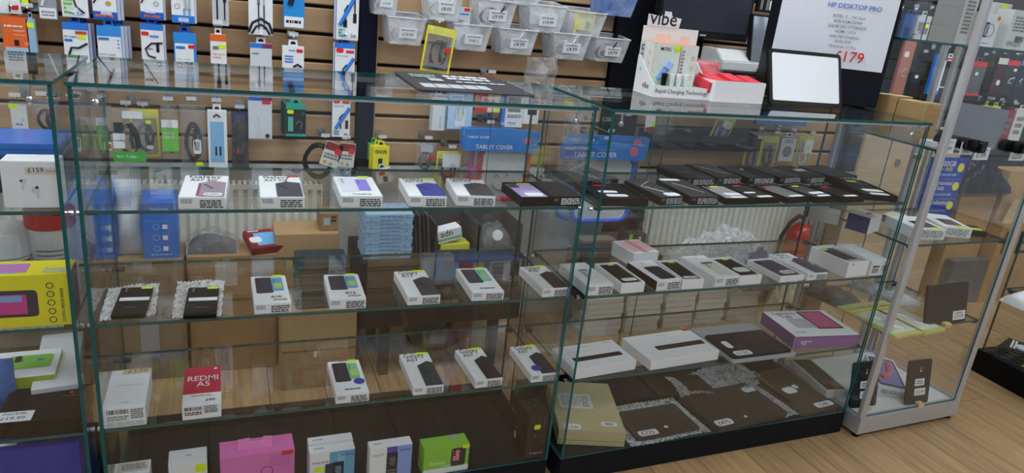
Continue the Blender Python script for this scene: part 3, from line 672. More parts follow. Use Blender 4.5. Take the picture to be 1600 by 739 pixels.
carton('phone_box', 'white phone box with pale ivory phone picture on the middle shelf', (1120, 451.5), (1158, 448.5), (1067, 403), S2, 0.032, els=[('p', 0.3, 0.08, 0.88, 0.68, (222, 218, 206)), ('r', 0.34, 0.6, 0.8, 0.66, 'ink', 'camera_bar'), ('o', 0.45, 0.88, 0.07, 'grey')], front=FR)
open_box('white open box with black phone, beside the ivory phone picture box', 'black phone with big white label beside the ivory phone picture box', (1157, 448), (1191, 445), (1111, 405), [('s', 0.5, 0.94, 0.85, 1, 'neon'), WS(0.2, 0.2, 0.95, 0.46)])
tray('phone_tray', 'flat white open box under the slate violet phone', 'slate violet phone with price label in the flat white box', (1222, 444), (1260, 440.5), (1172, 408), S2, 0.02, 'white', (66, 64, 84), [WS(0.35, 0.12, 0.95, 0.32), ('t', 0.45, 0.16, 0.4, '\u00a3120', 'ink'), ('r', 0.06, 0.8, 0.3, 0.96, 'ink', 'camera_island')], rim=0.006)
carton('phone_box', 'white phone box with violet grey phone corner next to the big open box', (1263, 440), (1294, 437), (1204, 398.5), S2, 0.024, els=[('t', 0.1, 0.88, 0.65, 'Galaxy', 'ink', 0, 1.4), ('t', 0.2, 0.76, 0.5, 'M51 5G', 'ink', 0, 1.4), ('k', [(0.4, 0.62), (0.75, 0.74), (0.985, 0.7), (0.985, 0.02), (0.4, 0.02)], (84, 80, 104))], front=FR)
tray('phone_tray', 'tall white open box with black phone near the right end of the middle shelf', 'black phone with yellow sticker in the tall white open box', (1323, 435.5), (1357, 432.5), (1270.6, 386), S2, 0.056, 'white', (34, 34, 38), [('s', 0.3, 0.9, 0.6, 0.97, 'neon'), ('r', 0.0, 0.1, 1.0, 0.22, 'lgrey', 'card_insert')], rim=0.006, front=[('r', 0.2, 0.8, 0.26, 0.88, 'ink')], sink=0.009)
carton('phone_box', 'tall white phone box with barcode end at the right end of the middle shelf', (1358, 432), (1385, 430), (1308, 382), S2, 0.056, front=[('z', 0.1, 0.55, 0.45, 0.7, 'ink'), ('l', 0.1, 0.2, 0.45, 0.5, 4, 'ink'), ('l', 0.6, 0.3, 0.95, 0.7, 3, 'grey')], els=[('l', 0.4, 0.5, 0.7, 0.53, 1, 'lgrey')])
# third shelf
carton('tablet_box', 'white tablet box with slim black tablet edge, left end of the lower shelf', (898, 596), (999, 583), (864, 546), S3, 0.034, els=[('r', 0.12, 0.30, 0.9, 0.46, 'black', 'tablet_picture'), ('l', 0.35, 0.85, 0.55, 0.88, 1, 'grey'), ('l', 0.8, 0.88, 0.95, 0.92, 1, (170, 150, 110))])
carton('tablet_box', 'larger white tablet box with black tablet edge and red sticker', (1017, 581), (1127, 566), (974, 529), S3, 0.034, els=[('r', 0.25, 0.34, 0.95, 0.50, (44, 40, 38), 'tablet_picture'), ('l', 0.45, 0.88, 0.6, 0.9, 1, 'grey'), ('s', 0.88, 0.93, 0.99, 1.0, 'red')])
quad_slab('laptop', 'flat silver laptop under the black tablet', 'laptop', ((1083, 516), (1180, 508), (1238, 556), (1138, 570)), S3, 0.010, (150, 152, 158), rough=0.35)
quad_slab('tablet', 'black tablet with two white labels resting on the silver laptop', 'tablet', ((1102, 527), (1188, 518), (1238, 550), (1143, 562)), S3 + 0.0105, 0.008, (24, 26, 36), els=[WS(0.08, 0.04, 0.36, 0.22), ('t', 0.12, 0.08, 0.18, '\u00a3159', 'ink'), WS(0.1, 0.36, 0.2, 0.66)])
carton('tablet_box', 'white and purple tablet box with pink tablet picture, right end of the lower shelf', (1248, 552), (1337, 540), (1200, 492), S3, 0.05, 'white', (120, 84, 140), els=[('t', 0.10, 0.84, 0.36, 'Lenovo', (80, 60, 110)), ('t', 0.14, 0.70, 0.2, 'Tab', (80, 60, 110)), ('r', 0.5, 0.25, 0.9, 0.95, (50, 40, 56), 'tablet_picture'), ('r', 0.53, 0.29, 0.87, 0.91, (186, 84, 130), 'screen_picture'), ('r', 0.2, 0.3, 0.5, 0.66, (180, 184, 196), 'print_panel'), ('s', 0.05, 0.06, 0.28, 0.24, 'white', 'label'), ('t', 0.08, 0.1, 0.15, '\u00a3129', 'ink')],
       front=[('r', 0.03, 0.08, 0.98, 0.82, (134, 92, 150), 'colour_field'), ('t', 0.1, 0.5, 0.16, 'Lenovo', 'white'), ('t', 0.1, 0.3, 0.08, 'Tab', 'white')])
# plinth deck
r, w_, d_ = carton('tablet_box', 'cream carton with two white labels, left end of the plinth', (884, 714), (984, 699), (868, 610), DK, 0.055, (196, 182, 142), (190, 176, 136), els=[WS(0.08, 0.02, 0.34, 0.12), ('t', 0.12, 0.04, 0.18, '\u00a324.99', 'ink'), ('s', 0.66, 0.1, 0.9, 0.18, 'white', 'label'), ('z', 0.72, 0.12, 0.84, 0.16, 'ink'), ('r', 0.1, 0.42, 0.62, 0.72, (222, 222, 216), 'label'), ('l', 0.14, 0.47, 0.45, 0.69, 5, 'lgrey'), ('t', 0.56, 0.46, 0.3, 'EPOS', 'grey', 90)])
MB().box(-w_ / 2 - 0.0008, w_ / 2 + 0.0008, -d_ / 2 - 0.0008, d_ / 2 + 0.0008, 0.0175, 0.0185).build('lid_gap', mat((120, 104, 70), 0.6), r)
quad_slab('tablet', 'dark navy flat tablet behind the cream carton', 'tablet', ((925, 596), (990, 588), (1024, 624), (952, 634)), DK, 0.012, (26, 28, 44))
quad_slab('tablet', 'dark brown tablet lying flat behind the bubble wrap', 'tablet', ((1000, 592), (1085, 580), (1110, 612), (1030, 622)), DK, 0.009, (58, 50, 42))
bubble_mat('bubble wrap under the left brown tablet', (945, 640), (1050, 622), (1112, 676), (985, 700), DK, nx=34, ny=30, amp=0.004)
quad_slab('tablet', 'dark brown tablet with white price label lying on bubble wrap', 'tablet', ((960, 648), (1052, 634), (1094, 672), (996, 691)), DK + 0.0055, 0.010, (66, 60, 54), els=[WS(0.06, 0.06, 0.36, 0.24), ('t', 0.1, 0.1, 0.2, '\u00a3225', 'ink'), WS(0.5, 0.2, 0.56, 0.27)])
bubble_mat('crumpled bubble wrap behind the middle brown tablet', (1036, 594), (1160, 572), (1185, 610), (1062, 630), DK, nx=34, ny=22, amp=0.006, wob=0.03)
quad_slab('tablet', 'big brown tablet with three white labels in the middle of the plinth', 'tablet', ((1062, 624), (1166, 602), (1230, 652), (1116, 677)), DK, 0.016, (70, 62, 54), els=[WS(0.04, 0.05, 0.26, 0.2), ('t', 0.07, 0.08, 0.15, '\u00a3475', 'ink'), WS(0.44, 0.12, 0.48, 0.17), WS(0.82, 0.72, 0.99, 0.86)])
bubble_mat('bubble wrap between the two right brown tablets', (1150, 590), (1178, 582), (1250, 648), (1228, 654), DK, nx=10, ny=34, amp=0.005, wob=0.006)
quad_slab('tablet', 'brown tablet with black pen strip at the right end of the plinth', 'tablet', ((1172, 588), (1222, 577), (1306, 638), (1244, 652)), DK, 0.010, (74, 66, 56), els=[WS(0.5, 0.04, 0.96, 0.14), ('t', 0.6, 0.06, 0.24, '\u00a3240', 'ink'), ('s', 0.3, 0.42, 0.6, 0.56, 'white', 'label'), ('s', 0.62, 0.5, 0.74, 0.58, 'white', 'label'), ('r', 0.04, 0.25, 0.12, 0.92, 'black', 'pen_strip')])

# ================================================================== stock hanging on the slatted wall
def nwords(s): return len(s.split())
def hook(short, x, z, y_front, tagcol='lgrey'):
    """metal prong that plugs into a groove of the wall, with a clear ticket holder at its tip"""
    t = thing('display_hook', 'metal wall hook carrying the ' + short, 'hook', (x, YW - 0.007, z), 0, 'hooks on the slatted wall')
    L = YW - 0.007 - y_front + 0.015
    mb = MB().box(-0.014, 0.014, -0.003, 0, -0.012, 0.016)
    mb.build('backplate', CHROME, t)
    MB().tube([(0, -0.0031, 0), (0, -L + 0.01, 0), (0, -L, 0.006)], 0.0025, 6).build('prong', CHROME, t)
    MB().box(-0.016, 0.016, -L - 0.003, -L - 0.0005, 0.007, 0.020).build('ticket_holder', BINP, t)
    return t
def dims(x0, y0, x1, y1, Y):
    xm, ym = (x0 + x1) / 2, (y0 + y1) / 2
    a, b = PY(x0, ym, Y), PY(x1, ym, Y)
    zt, zb = PY(xm, y0, Y).z, PY(xm, y1, Y).z
    return (a.x + b.x) / 2, b.x - a.x, zb, zt - zb
def hang_pack(label, short, x0, y0, x1, y1, col, els, t=0.018, Y=1.10, n=1, tilt=0.0, cat='cable pack', name='cable_pack', dx=0.0, side=None, tab=True, gap=0.0015, hk=True):
    x, w_, zb, h = dims(x0, y0, x1, y1, Y)
    roots = []
    for k in range(n):
        yk = Y + t / 2 + k * (t + gap)
        lb = label if k == 0 else '%s pack hidden behind the front %s' % (('second', 'third', 'fourth')[k - 1], short)
        root = thing(name, lb, cat, (x + dx * k, yk, zb), 0.0, None if n == 1 else 'packs hanging with the ' + short, (0, tilt, 0))
        MB().box(-w_ / 2, w_ / 2, -t / 2, t / 2, 0, h, [1, 1, 0, 1, 0, 1]).build('pack_body', [mat(col, 0.4, 0, 0.02), mat(side or col, 0.4, 0, 0.02)], root, bevel=0.001)
        if tab:
            mb = MB().prism([(-w_ * 0.22, -0.001), (w_ * 0.22, -0.001), (w_ * 0.2, 0.022), (-w_ * 0.2, 0.022)], -0.0008, 0.0008, 0, 'y')
            mb.prism([(-w_ * 0.12, 0.006), (w_ * 0.12, 0.006), (w_ * 0.12, 0.011), (0.004, 0.016), (-0.004, 0.016), (-w_ * 0.12, 0.011)], -0.0012, 0.0012, 1, 'y')
            mb.build('hanging_tab', [mat(side or col, 0.4, 0, 0.02), BLK], root, loc=(0, 0, h - 0.0005))
        if k == 0 and els: prints(root, 'front', w_, t, h, els)
        roots.append(root)
    if hk: hook(short, x, zb + h + 0.030, Y)
    return roots[0], w_, h
ARC = lambda x0, y0, x1, y1, r=0.0018, c='ink': ('w', [(x0, y0), (x0 + (x1 - x0) * 0.15, y0 + (y1 - y0) * 0.5), (x0 + (x1 - x0) * 0.45, y0 + (y1 - y0) * 0.85), (x1, y1)], r, c, 'cable_drawing')
BL, DB = 'blue', (30, 90, 190)
W3 = 'white'
def band(v0, v1, c, u0=0.0, u1=1.0): return ('r', u0, v0, u1, v1, c, 'colour_band')
# --- top row
hang_pack('white pack with red sticker cut by the top left corner', 'corner white pack', -6, -42, 30, 21, 'white', [('s', 0.55, 0.1, 0.9, 0.25, 'red'), ('l', 0.2, 0.35, 0.9, 0.7, 5, 'grey'), ('w', [(0.5, 0.05), (0.52, 0.3)], 0.002, 'ink', 'cable_drawing')])
hang_pack('small black and lime pack in the top row', 'small black and lime pack', 30, -40, 44, 12, (40, 44, 40), [('r', 0.1, 0.08, 0.9, 0.3, 'neon')])
hang_pack('slim grey cable pack with white foot label in the top row', 'slim grey pack', 58, -40, 87, 30, (150, 152, 158), [('r', 0.05, 0.02, 0.95, 0.26, 'white', 'label'), ('l', 0.15, 0.06, 0.85, 0.2, 2, 'grey'), ('w', [(0.2, 0.3), (0.75, 0.95)], 0.004, 'white', 'cable_drawing')])
hang_pack('white and blue cable box marked 5A in the top row', 'white 5A cable box', 94, -50, 136, 27, 'white', [('t', 0.55, 0.04, 0.26, '5A', 'blue'), ARC(0.3, 0.95, 0.85, 0.1, 0.003), ('w', [(0.2, 0.95), (0.5, 0.5)], 0.0035, 'ink', 'cable_drawing'), ('l', 0.08, 0.06, 0.4, 0.4, 4, 'green')], side=DB, n=2)
hang_pack('blue and white cable box with gold disc and orange band, top row', 'box with gold disc', 143, -42, 181, 31, 'white', [band(0, 0.18, DB), ('l', 0.1, 0.05, 0.85, 0.13, 1, 'orange'), ('c', 0.66, 0.36, 0.12, (190, 160, 80)), ('w', [(0.05, 0.35), (0.6, 0.75)], 0.0025, 'ink', 'cable_drawing'), ('w', [(0.4, 0.95), (0.72, 0.6)], 0.004, 'ink', 'cable_drawing')], side=DB, n=3, dx=0.008)
hang_pack('white cable box with thin red stripe and blue orange band, top row', 'box with thin red stripe', 218, -42, 254, 31, 'white', [band(0, 0.17, DB), ('l', 0.15, 0.04, 0.85, 0.12, 1, 'orange'), ('o', 0.7, 0.35, 0.11, 'ink'), ('r', 0.05, 0.7, 0.4, 0.74, 'red'), ('w', [(0.05, 0.35), (0.6, 0.8)], 0.0025, 'ink', 'cable_drawing')], side=DB, n=2, dx=0.006)
hang_pack('white box with blue foot band and pale plugs, top row', 'box with pale plugs', 267, -40, 303, 36, 'white', [band(0, 0.16, BL), ('o', 0.25, 0.34, 0.12, 'grey'), ('r', 0.5, 0.15, 0.62, 0.3, (120, 170, 220)), ('r', 0.72, 0.15, 0.84, 0.3, (120, 170, 220)), ('w', [(0.62, 0.3), (0.55, 0.9)], 0.004, 'lgrey', 'cable_drawing'), ('w', [(0.78, 0.3), (0.8, 0.9)], 0.004, 'lgrey', 'cable_drawing')], side=DB, n=2, dx=0.006)
hang_pack('narrow pale grey pack with two black plugs, top row', 'pack with two black plugs', 331, -42, 357, 40, (196, 198, 202), [('w', [(0.3, 0.12), (0.3, 0.55)], 0.003, 'ink', 'cable_drawing'), ('r', 0.18, 0.5, 0.44, 0.72, 'ink', 'plug_drawing'), ('w', [(0.75, 0.12), (0.75, 0.5)], 0.0025, 'ink', 'cable_drawing'), ('r', 0.66, 0.45, 0.86, 0.64, 'ink', 'plug_drawing'), ('o', 0.75, 0.1, 0.1, 'grey')])
hang_pack('white pack with a black coiled audio cable, top row', 'white audio cable pack', 388, -40, 426, 55, 'white', [('w', [(0.0, 0.04), (0.15, 0.2), (0.5, 0.28), (0.85, 0.2), (1.0, 0.04)], 0.005, 'ink', 'cable_drawing'), ('w', [(0.12, 0.02), (0.3, 0.14), (0.5, 0.18), (0.7, 0.14), (0.88, 0.02)], 0.004, 'ink', 'cable_drawing'), ('w', [(0.42, 0.05), (0.42, 0.52)], 0.0022, 'ink', 'cable_drawing'), ('w', [(0.64, 0.05), (0.64, 0.5)], 0.0022, 'ink', 'cable_drawing'), ('r', 0.36, 0.5, 0.48, 0.66, 'grey', 'plug_drawing'), ('r', 0.6, 0.5, 0.67, 0.66, 'lgrey', 'plug_drawing')], side=(60, 60, 66))
hang_pack('bright blue box with a black car charger in the top row', 'blue car charger box', 443, -42, 476, 43, (40, 140, 214), [band(0, 0.2, 'white', 0.04, 0.96), ('l', 0.12, 0.06, 0.9, 0.15, 1, 'ink'), ('w', [(0.3, 0.42), (0.55, 0.75)], 0.011, 'ink', 'charger_picture'), ('w', [(0.5, 0.7), (0.62, 0.85)], 0.014, 'dark', 'charger_picture')], cat='charger box', name='charger_box')
hang_pack('white data cable box with blue diagonal hanging by the dark post', 'box with blue diagonal near post', 526, -30, 561, 63, 'white', [('w', [(0.15, 0.25), (0.95, 0.85)], 0.008, BL, 'colour_band'), ('w', [(0.45, 0.3), (0.35, 0.5), (0.5, 0.6)], 0.0025, 'ink', 'cable_drawing'), ('r', 0.74, 0.3, 0.9, 0.46, 'ink', 'plug_drawing'), ('w', [(0.82, 0.45), (0.8, 0.75), (0.95, 0.8)], 0.0025, 'ink', 'cable_drawing'), ('r', 0.3, 0.22, 0.48, 0.34, 'ink', 'plug_drawing'), ('t', 0.66, 0.05, 0.24, '3A', 'ink'), ('l', 0.1, 0.05, 0.4, 0.2, 3, 'teal'), ('t', 0.08, 0.74, 0.5, 'DATA CABLE', 'ink'), ('s', 0.08, 0.88, 0.4, 0.95, 'red'), band(0.95, 1.0, BL)], side=DB, n=2, dx=-0.006)
# --- second row (partly behind the case tops)
hang_pack('orange magnetic cable pack in the second row', 'orange pack', 5, 27, 46, 100, (226, 104, 44), [('t', 0.42, 0.70, 0.45, 'MAGNETIC', 'white'), ('t', 0.42, 0.62, 0.45, 'CHARGING CABLE', 'white'), ('r', 0.42, 0.40, 0.6, 0.52, 'ink', 'plug_drawing'), ('r', 0.06, 0.05, 0.94, 0.36, (170, 190, 210), 'print_panel'), ('o', 0.9, 0.45, 0.07, 'white'), ('l', 0.1, 0.78, 0.85, 0.84, 1, 'white')])
hang_pack('pale blue pack with lime sticker behind the orange one', 'pale blue pack by orange one', 43, 30, 57, 98, (150, 180, 206), [('s', 0.1, 0.8, 0.9, 0.92, 'neon')])
hang_pack('blue and white cable box with yellow sticker, second row left', 'box with yellow sticker', 100, 36, 139, 112, 'white', [band(0.86, 1.0, BL), ('t', 0.05, 0.70, 0.5, 'PD CABLE', 'ink'), ('s', 0.6, 0.68, 0.9, 0.77, 'neon'), ('r', 0.05, 0.62, 0.36, 0.67, 'blue'), ('r', 0.5, 0.78, 0.95, 0.84, (190, 70, 60)), ('w', [(0.15, 0.3), (0.3, 0.5), (0.6, 0.5), (0.95, 0.6)], 0.0035, 'ink', 'cable_drawing'), ('l', 0.05, 0.1, 0.8, 0.25, 2, 'green')], side=DB, n=3, dx=0.007)
hang_pack('blue topped data cable box, front of a thick stack, second row', 'thick data cable stack', 153, 41, 190, 112, 'white', [band(0.78, 1.0, (56, 140, 220)), ('t', 0.06, 0.36, 0.68, 'DATA CABLE', 'grey'), ('c', 0.88, 0.7, 0.04, BL), ('c', 0.88, 0.62, 0.04, BL), ('c', 0.88, 0.54, 0.04, BL), ('r', 0.05, 0.70, 0.5, 0.75, BL)], side=(40, 130, 216), n=4, dx=0.008)
hang_pack('white and blue 60W cable box with red sticker, second row', '60W cable box', 221, 38, 256, 112, 'white', [band(0.88, 1.0, BL), ('t', 0.25, 0.46, 0.28, '60w', 'ink'), ('s', 0.03, 0.76, 0.36, 0.84, 'red'), ('w', [(0.95, 0.62), (0.45, 0.6), (0.18, 0.48), (0.3, 0.34), (0.62, 0.3)], 0.003, 'ink', 'cable_drawing'), ('r', 0.66, 0.42, 0.8, 0.62, 'ink', 'plug_drawing'), ('l', 0.4, 0.72, 0.8, 0.78, 1, BL)], side=DB, n=2, dx=0.006)
hang_pack('blue framed data cable box with red sticker, second row', 'blue framed data cable box', 272, 51, 307, 122, (52, 138, 218), [('r', 0.06, 0.1, 0.88, 0.76, 'white', 'print_panel'), ('t', 0.12, 0.40, 0.6, 'DATA CABLE', 'grey'), ('s', 0.64, 0.66, 0.96, 0.74, 'red'), ('r', 0.1, 0.64, 0.5, 0.7, BL)], side=DB)
hang_pack('white data cable pack with orange header, second row', 'orange headed pack', 329, 54, 354, 118, 'white', [band(0.84, 1.0, 'orange'), ('s', 0.5, 0.66, 0.98, 0.76, 'neon'), ('t', 0.1, 0.5, 0.8, 'USB DATA', 'orange'), ('t', 0.1, 0.42, 0.55, 'CABLE', 'orange'), ('r', 0.15, 0.64, 0.5, 0.72, 'grey')])
hang_pack('white pack with violet band over the glass top, second row', 'violet banded white pack', 391, 68, 425, 126, (206, 208, 214), [band(0.88, 1.0, BL, 0, 0.55), band(0.88, 1.0, (130, 50, 90), 0.55, 1.0), ('l', 0.1, 0.7, 0.4, 0.76, 1, 'grey')])
hang_pack('white charger pack with red sticker, second row', 'white charger pack', 441, 72, 475, 126, 'white', [('l', 0.3, 0.84, 0.6, 0.9, 1, BL), ('s', 0.64, 0.82, 0.94, 0.92, 'red'), ('l', 0.12, 0.5, 0.5, 0.74, 3, BL), ('w', [(0.5, 0.4), (0.7, 0.48), (0.9, 0.4)], 0.004, 'ink', 'cable_drawing')], cat='charger box', name='charger_box')
DAT = [band(0.9, 1.0, BL), ('w', [(0.2, 0.2), (0.95, 0.7)], 0.007, BL, 'colour_band'), ('t', 0.1, 0.72, 0.55, 'DATA CABLE', 'ink'), ('s', 0.06, 0.8, 0.42, 0.9, 'red'), ('r', 0.55, 0.8, 0.95, 0.86, 'red'), ('w', [(0.5, 0.2), (0.4, 0.45), (0.6, 0.55)], 0.0025, 'ink', 'cable_drawing'), ('r', 0.74, 0.2, 0.9, 0.4, 'ink', 'plug_drawing'), ('t', 0.66, 0.04, 0.24, '3A', 'ink'), ('l', 0.1, 0.05, 0.4, 0.16, 2, 'teal')]
hang_pack('white data cable box with red sticker beside the dark post, second row', 'second row data cable box', 523, 68, 554, 140, 'white', DAT, side=DB, n=2, dx=-0.004)
# --- third row, seen through the glass
hang_pack('pale earphone pack with red sticker, seen through the middle case', 'pale earphone pack', 388, 152, 425, 217, (206, 210, 218), [band(0.92, 1.0, DB, 0, 0.55), band(0.92, 1.0, (110, 50, 90), 0.55, 1.0), ('s', 0.58, 0.84, 0.95, 0.92, 'red'), ('w', [(0.35, 0.5), (0.4, 0.65), (0.45, 0.58)], 0.002, 'white', 'earphone_drawing'), ('w', [(0.3, 0.4), (0.36, 0.1)], 0.0012, 'white', 'earphone_drawing'), ('w', [(0.45, 0.58), (0.5, 0.1)], 0.0012, 'white', 'earphone_drawing'), ('c', 0.8, 0.08, 0.1, (50, 60, 50))], n=2)
hang_pack('teal and black charger box with yellow sticker, seen through the case', 'teal charger box', 447, 164, 478, 213, (44, 46, 50), [band(0.86, 1.0, (50, 160, 140)), band(0, 0.08, (50, 160, 140)), ('s', 0.05, 0.72, 0.38, 0.84, 'neon'), ('r', 0.1, 0.16, 0.36, 0.62, (90, 170, 160), 'print_panel'), ('o', 0.85, 0.72, 0.08, 'teal'), ('w', [(0.5, 0.4), (0.65, 0.5), (0.8, 0.42), (0.75, 0.25)], 0.002, 'grey', 'cable_drawing')], side=(50, 170, 150), n=4, dx=-0.004, t=0.022, cat='charger box', name='charger_box')
hang_pack('white data cable box seen through the glass beside the post', 'third row data cable box', 519, 148, 547, 214, 'white', DAT, side=DB)
# --- bags and pouches
def coil(mb, c, rx, rz, r, turns, m=0, jit=0.004, n=22):
    pts = []
    for k in range(turns * n):
        a = 2 * math.pi * k / n
        q = 1 + 0.12 * math.sin(k * 0.37)
        pts.append((c[0] + rx * q * math.cos(a), c[1] + jit * math.sin(k * 0.9), c[2] + rz * q * math.sin(a)))
    return mb.tube(pts, r, 5, m)
def pillow(w_, h, t, nx=9, ny=11, amp=0.12, seed=0.0):
    mb = MB()
    for sgn in (-1, 1):
        vs = []
        for j in range(ny + 1):
            for i in range(nx + 1):
                u, v = i / nx, j / ny
                b = (math.sin(math.pi * u) * math.sin(math.pi * v)) ** 0.5 if 0 < i < nx and 0 < j < ny else 0.0
                wv = 1 + amp * math.sin(seed + 9 * u + 5 * v) + amp * math.sin(seed * 2 + 4 * u - 11 * v)
                vs.append(((u - 0.5) * w_ * (1 - 0.05 * math.sin(math.pi * v)), sgn * (0.0006 + t / 2 * b * wv), v * h))
        fs = []
        for j in range(ny):
            for i in range(nx):
                a = j * (nx + 1) + i; q = (a, a + 1, a + nx + 2, a + nx + 1)
                fs.append(q if sgn < 0 else q[::-1])
        mb.add(vs, fs)
    return mb
def cable_bag(label, short, x0, y0, x1, y1, Y=1.10, film=None, frame=None, cable='ink', els=None, t=0.035, turns=3, head=None, tilt=0.0, cat='cable pack', name='cable_bag', hk=True, rad=0.0032, z0=None):
    x, w_, zb, h = dims(x0, y0, x1, y1, Y)
    root = thing(name, label, cat, (x, Y + t / 2, zb), 0, None, (0, tilt, 0))
    sd = random.random() * 6
    pillow(w_, h, t, seed=sd).build('film', film or FILM, root, smooth=True)
    if frame:
        e = 0.006
        MB().box(-w_ / 2 - 0.001, -w_ / 2 + e, -0.002, 0.002, 0, h).box(w_ / 2 - e, w_ / 2 + 0.001, -0.002, 0.002, 0, h).box(-w_ / 2 + e, w_ / 2 - e, -0.002, 0.002, 0, e).box(-w_ / 2 + e, w_ / 2 - e, -0.002, 0.002, h - 0.03, h).build('coloured_rim', mat(frame, 0.4), root)
    if cable:
        mb = MB(); coil(mb, (0, 0, h * 0.42), w_ * 0.27, h * 0.27, rad, turns)
        mb.tube([(w_ * 0.1, -0.006, h * 0.62), (w_ * 0.06, -0.008, h * 0.42), (w_ * 0.12, -0.006, h * 0.25)], rad * 2.2, 6)
        mb.build('cable', mat(cable, 0.45), root, smooth=True)
    if head:
        MB().box(-w_ * 0.49, w_ * 0.49, -0.003, 0.003, h * (1 - head[1]), h + 0.002).build('header_card', mat(head[0], 0.45), root)
    if els: prints(root, 'front', w_, t * 0.9, h, els)
    if hk: hook(short, x, zb + h + 0.014, Y)
    return root
cable_bag('clear pouch with a grey cable hanging left behind the case edge', 'pouch at the case edge', 142, 165, 176, 258, els=[('s', 0.55, 0.25, 0.95, 0.4, 'white', 'label'), ('s', 0.75, 0.28, 0.9, 0.36, 'red')])
cable_bag('grey zip pouch with green foot and white labels', 'green footed zip pouch', 174, 172, 227, 253, 1.06, FILM, None, 'black', [('r', 0.02, 0.0, 0.98, 0.2, (60, 176, 60), 'colour_band'), ('t', 0.1, 0.08, 0.6, '4in1 Cable', 'white'), ('r', 0.35, 0.84, 0.95, 0.98, 'white', 'label'), ('r', 0.04, 0.42, 0.4, 0.55, 'white', 'label'), ('r', 0.04, 0.26, 0.38, 0.4, 'white', 'label'), ('r', 0.08, 0.58, 0.36, 0.76, 'ink', 'plug_picture'), ('w', [(0.55, 0.75), (0.75, 0.5), (0.8, 0.28)], 0.01, 'dark', 'cable_picture')], turns=2)
cable_bag('yellow framed pouch with a black lead behind the zip pouch', 'yellow framed pouch left', 204, 173, 248, 246, 1.12, FILM, (220, 214, 40), 'ink', [('s', 0.55, 0.72, 0.75, 0.8, 'neon'), ('s', 0.55, 0.18, 0.78, 0.26, 'white', 'label')], head=((222, 214, 40), 0.14))
cable_bag('black audio lead with green and white card', 'green carded audio lead', 252, 165, 279, 250, 1.10, FILM, None, 'ink', [('r', 0.02, 0.16, 0.98, 0.72, (110, 190, 70), 'card'), ('r', 0.02, 0.6, 0.98, 0.74, 'white', 'card_top'), ('t', 0.12, 0.48, 0.6, 'AUDIO', 'white'), ('t', 0.12, 0.4, 0.6, 'LEAD', 'white')], turns=3)
cable_bag('clear bag with thick black coiled cable and barcode label', 'thick black cable bag', 281, 165, 322, 265, 1.09, FILM, None, 'black', [('s', 0.5, 0.25, 0.8, 0.48, 'white', 'label'), ('z', 0.55, 0.3, 0.75, 0.44, 'ink'), ('s', 0.58, 0.06, 0.85, 0.12, 'neon')], turns=5, rad=0.0045)
hang_pack('tall white and pale blue box with two small plugs', 'tall pale blue box', 325, 174, 355, 262, 'white', [('r', 0.12, 0.1, 0.84, 0.82, (130, 180, 220), 'colour_field'), ('r', 0.36, 0.22, 0.46, 0.38, 'dark', 'plug_drawing'), ('r', 0.58, 0.22, 0.68, 0.38, 'dark', 'plug_drawing'), ('w', [(0.3, 0.9), (0.48, 0.95), (0.66, 0.9)], 0.003, 'ink', 'hang_slot')], side='white', n=2)
cable_bag('dark pouch with deep blue header and red sticker', 'blue headed dark pouch', 362, 177, 389, 268, 1.1, SMOKE, None, 'ink', [('s', 0.3, 0.3, 0.65, 0.38, 'red')], head=((40, 60, 120), 0.2))
cable_bag('white earphone pack in clear film at the left edge', 'white pack at left edge', 14, 160, 44, 206, 1.08, FILM, None, None, [('r', 0.1, 0.05, 0.95, 0.9, (214, 214, 210), 'card'), ('l', 0.3, 0.2, 0.7, 0.3, 1, BL), ('s', 0.02, 0.8, 0.5, 0.95, 'neon')])
cable_bag('clear bag with black and red cable near the left edge', 'black and red cable bag', 48, 158, 92, 210, 1.09, FILM, None, 'black', [('s', 0.6, 0.62, 0.85, 0.72, 'red'), ('r', 0.1, 0.04, 0.5, 0.14, 'white', 'label')], turns=4)
for i, (a, b, c, d_, lb) in enumerate(((490, 217, 524, 262, 'left of the two black cable coils with red and white tags'), (524, 220, 554, 264, 'right of the two black cable coils with red and white tags'))):
    x, w_, zb, h = dims(a, b, c, d_, 1.08)
    root = thing('cable_coil', lb, 'cable', (x, 1.10, zb - 0.03), 0)
    mb = MB(); coil(mb, (-0.02 if i == 0 else 0, 0, h * 0.45), w_ * 0.62, h * 0.55, 0.004, 4); mb.build('cable', mat('black', 0.45), root, smooth=True)
    MB().box(-w_ * 0.42, w_ * 0.42, -0.024, -0.022, h * 0.35, h * 1.2).build('tag_card', mat('offwhite', 0.5), root, mw=Matrix.Rotation(R(18 - 14 * i), 4, 'Y'))
    tg = root.children[-1]
    prints(tg, 'front', w_ * 0.84, 0.048, h * 1.2, [('r', 0.02, 0.76, 0.98, 0.98, (140, 36, 44), 'colour_band'), ('s', 0.6, 0.68, 0.95, 0.86, 'red'), ('l', 0.1, 0.5, 0.9, 0.68, 2, 'grey'), ('c', 0.25, 0.4, 0.1, (200, 160, 90)), ('c', 0.6, 0.38, 0.1, (200, 160, 90))])
    hook(('left' if i == 0 else 'right') + ' red tagged cable coil', x, zb + h + 0.005, 1.075)
hang_pack('yellow adaptor pack hanging to the right of the dark post', 'yellow adaptor pack', 582, 229, 608, 266, 'yellow', [('l', 0.15, 0.7, 0.85, 0.85, 2, 'ink'), ('r', 0.35, 0.15, 0.6, 0.5, 'ink', 'plug_drawing')], cat='adaptor pack', name='adaptor_pack', n=2, dx=-0.008)
hang_pack('green topped adaptor pack behind the yellow one', 'green adaptor pack', 575, 224, 594, 250, (70, 190, 80), [], cat='adaptor pack', name='adaptor_pack', Y=1.15, hk=False)
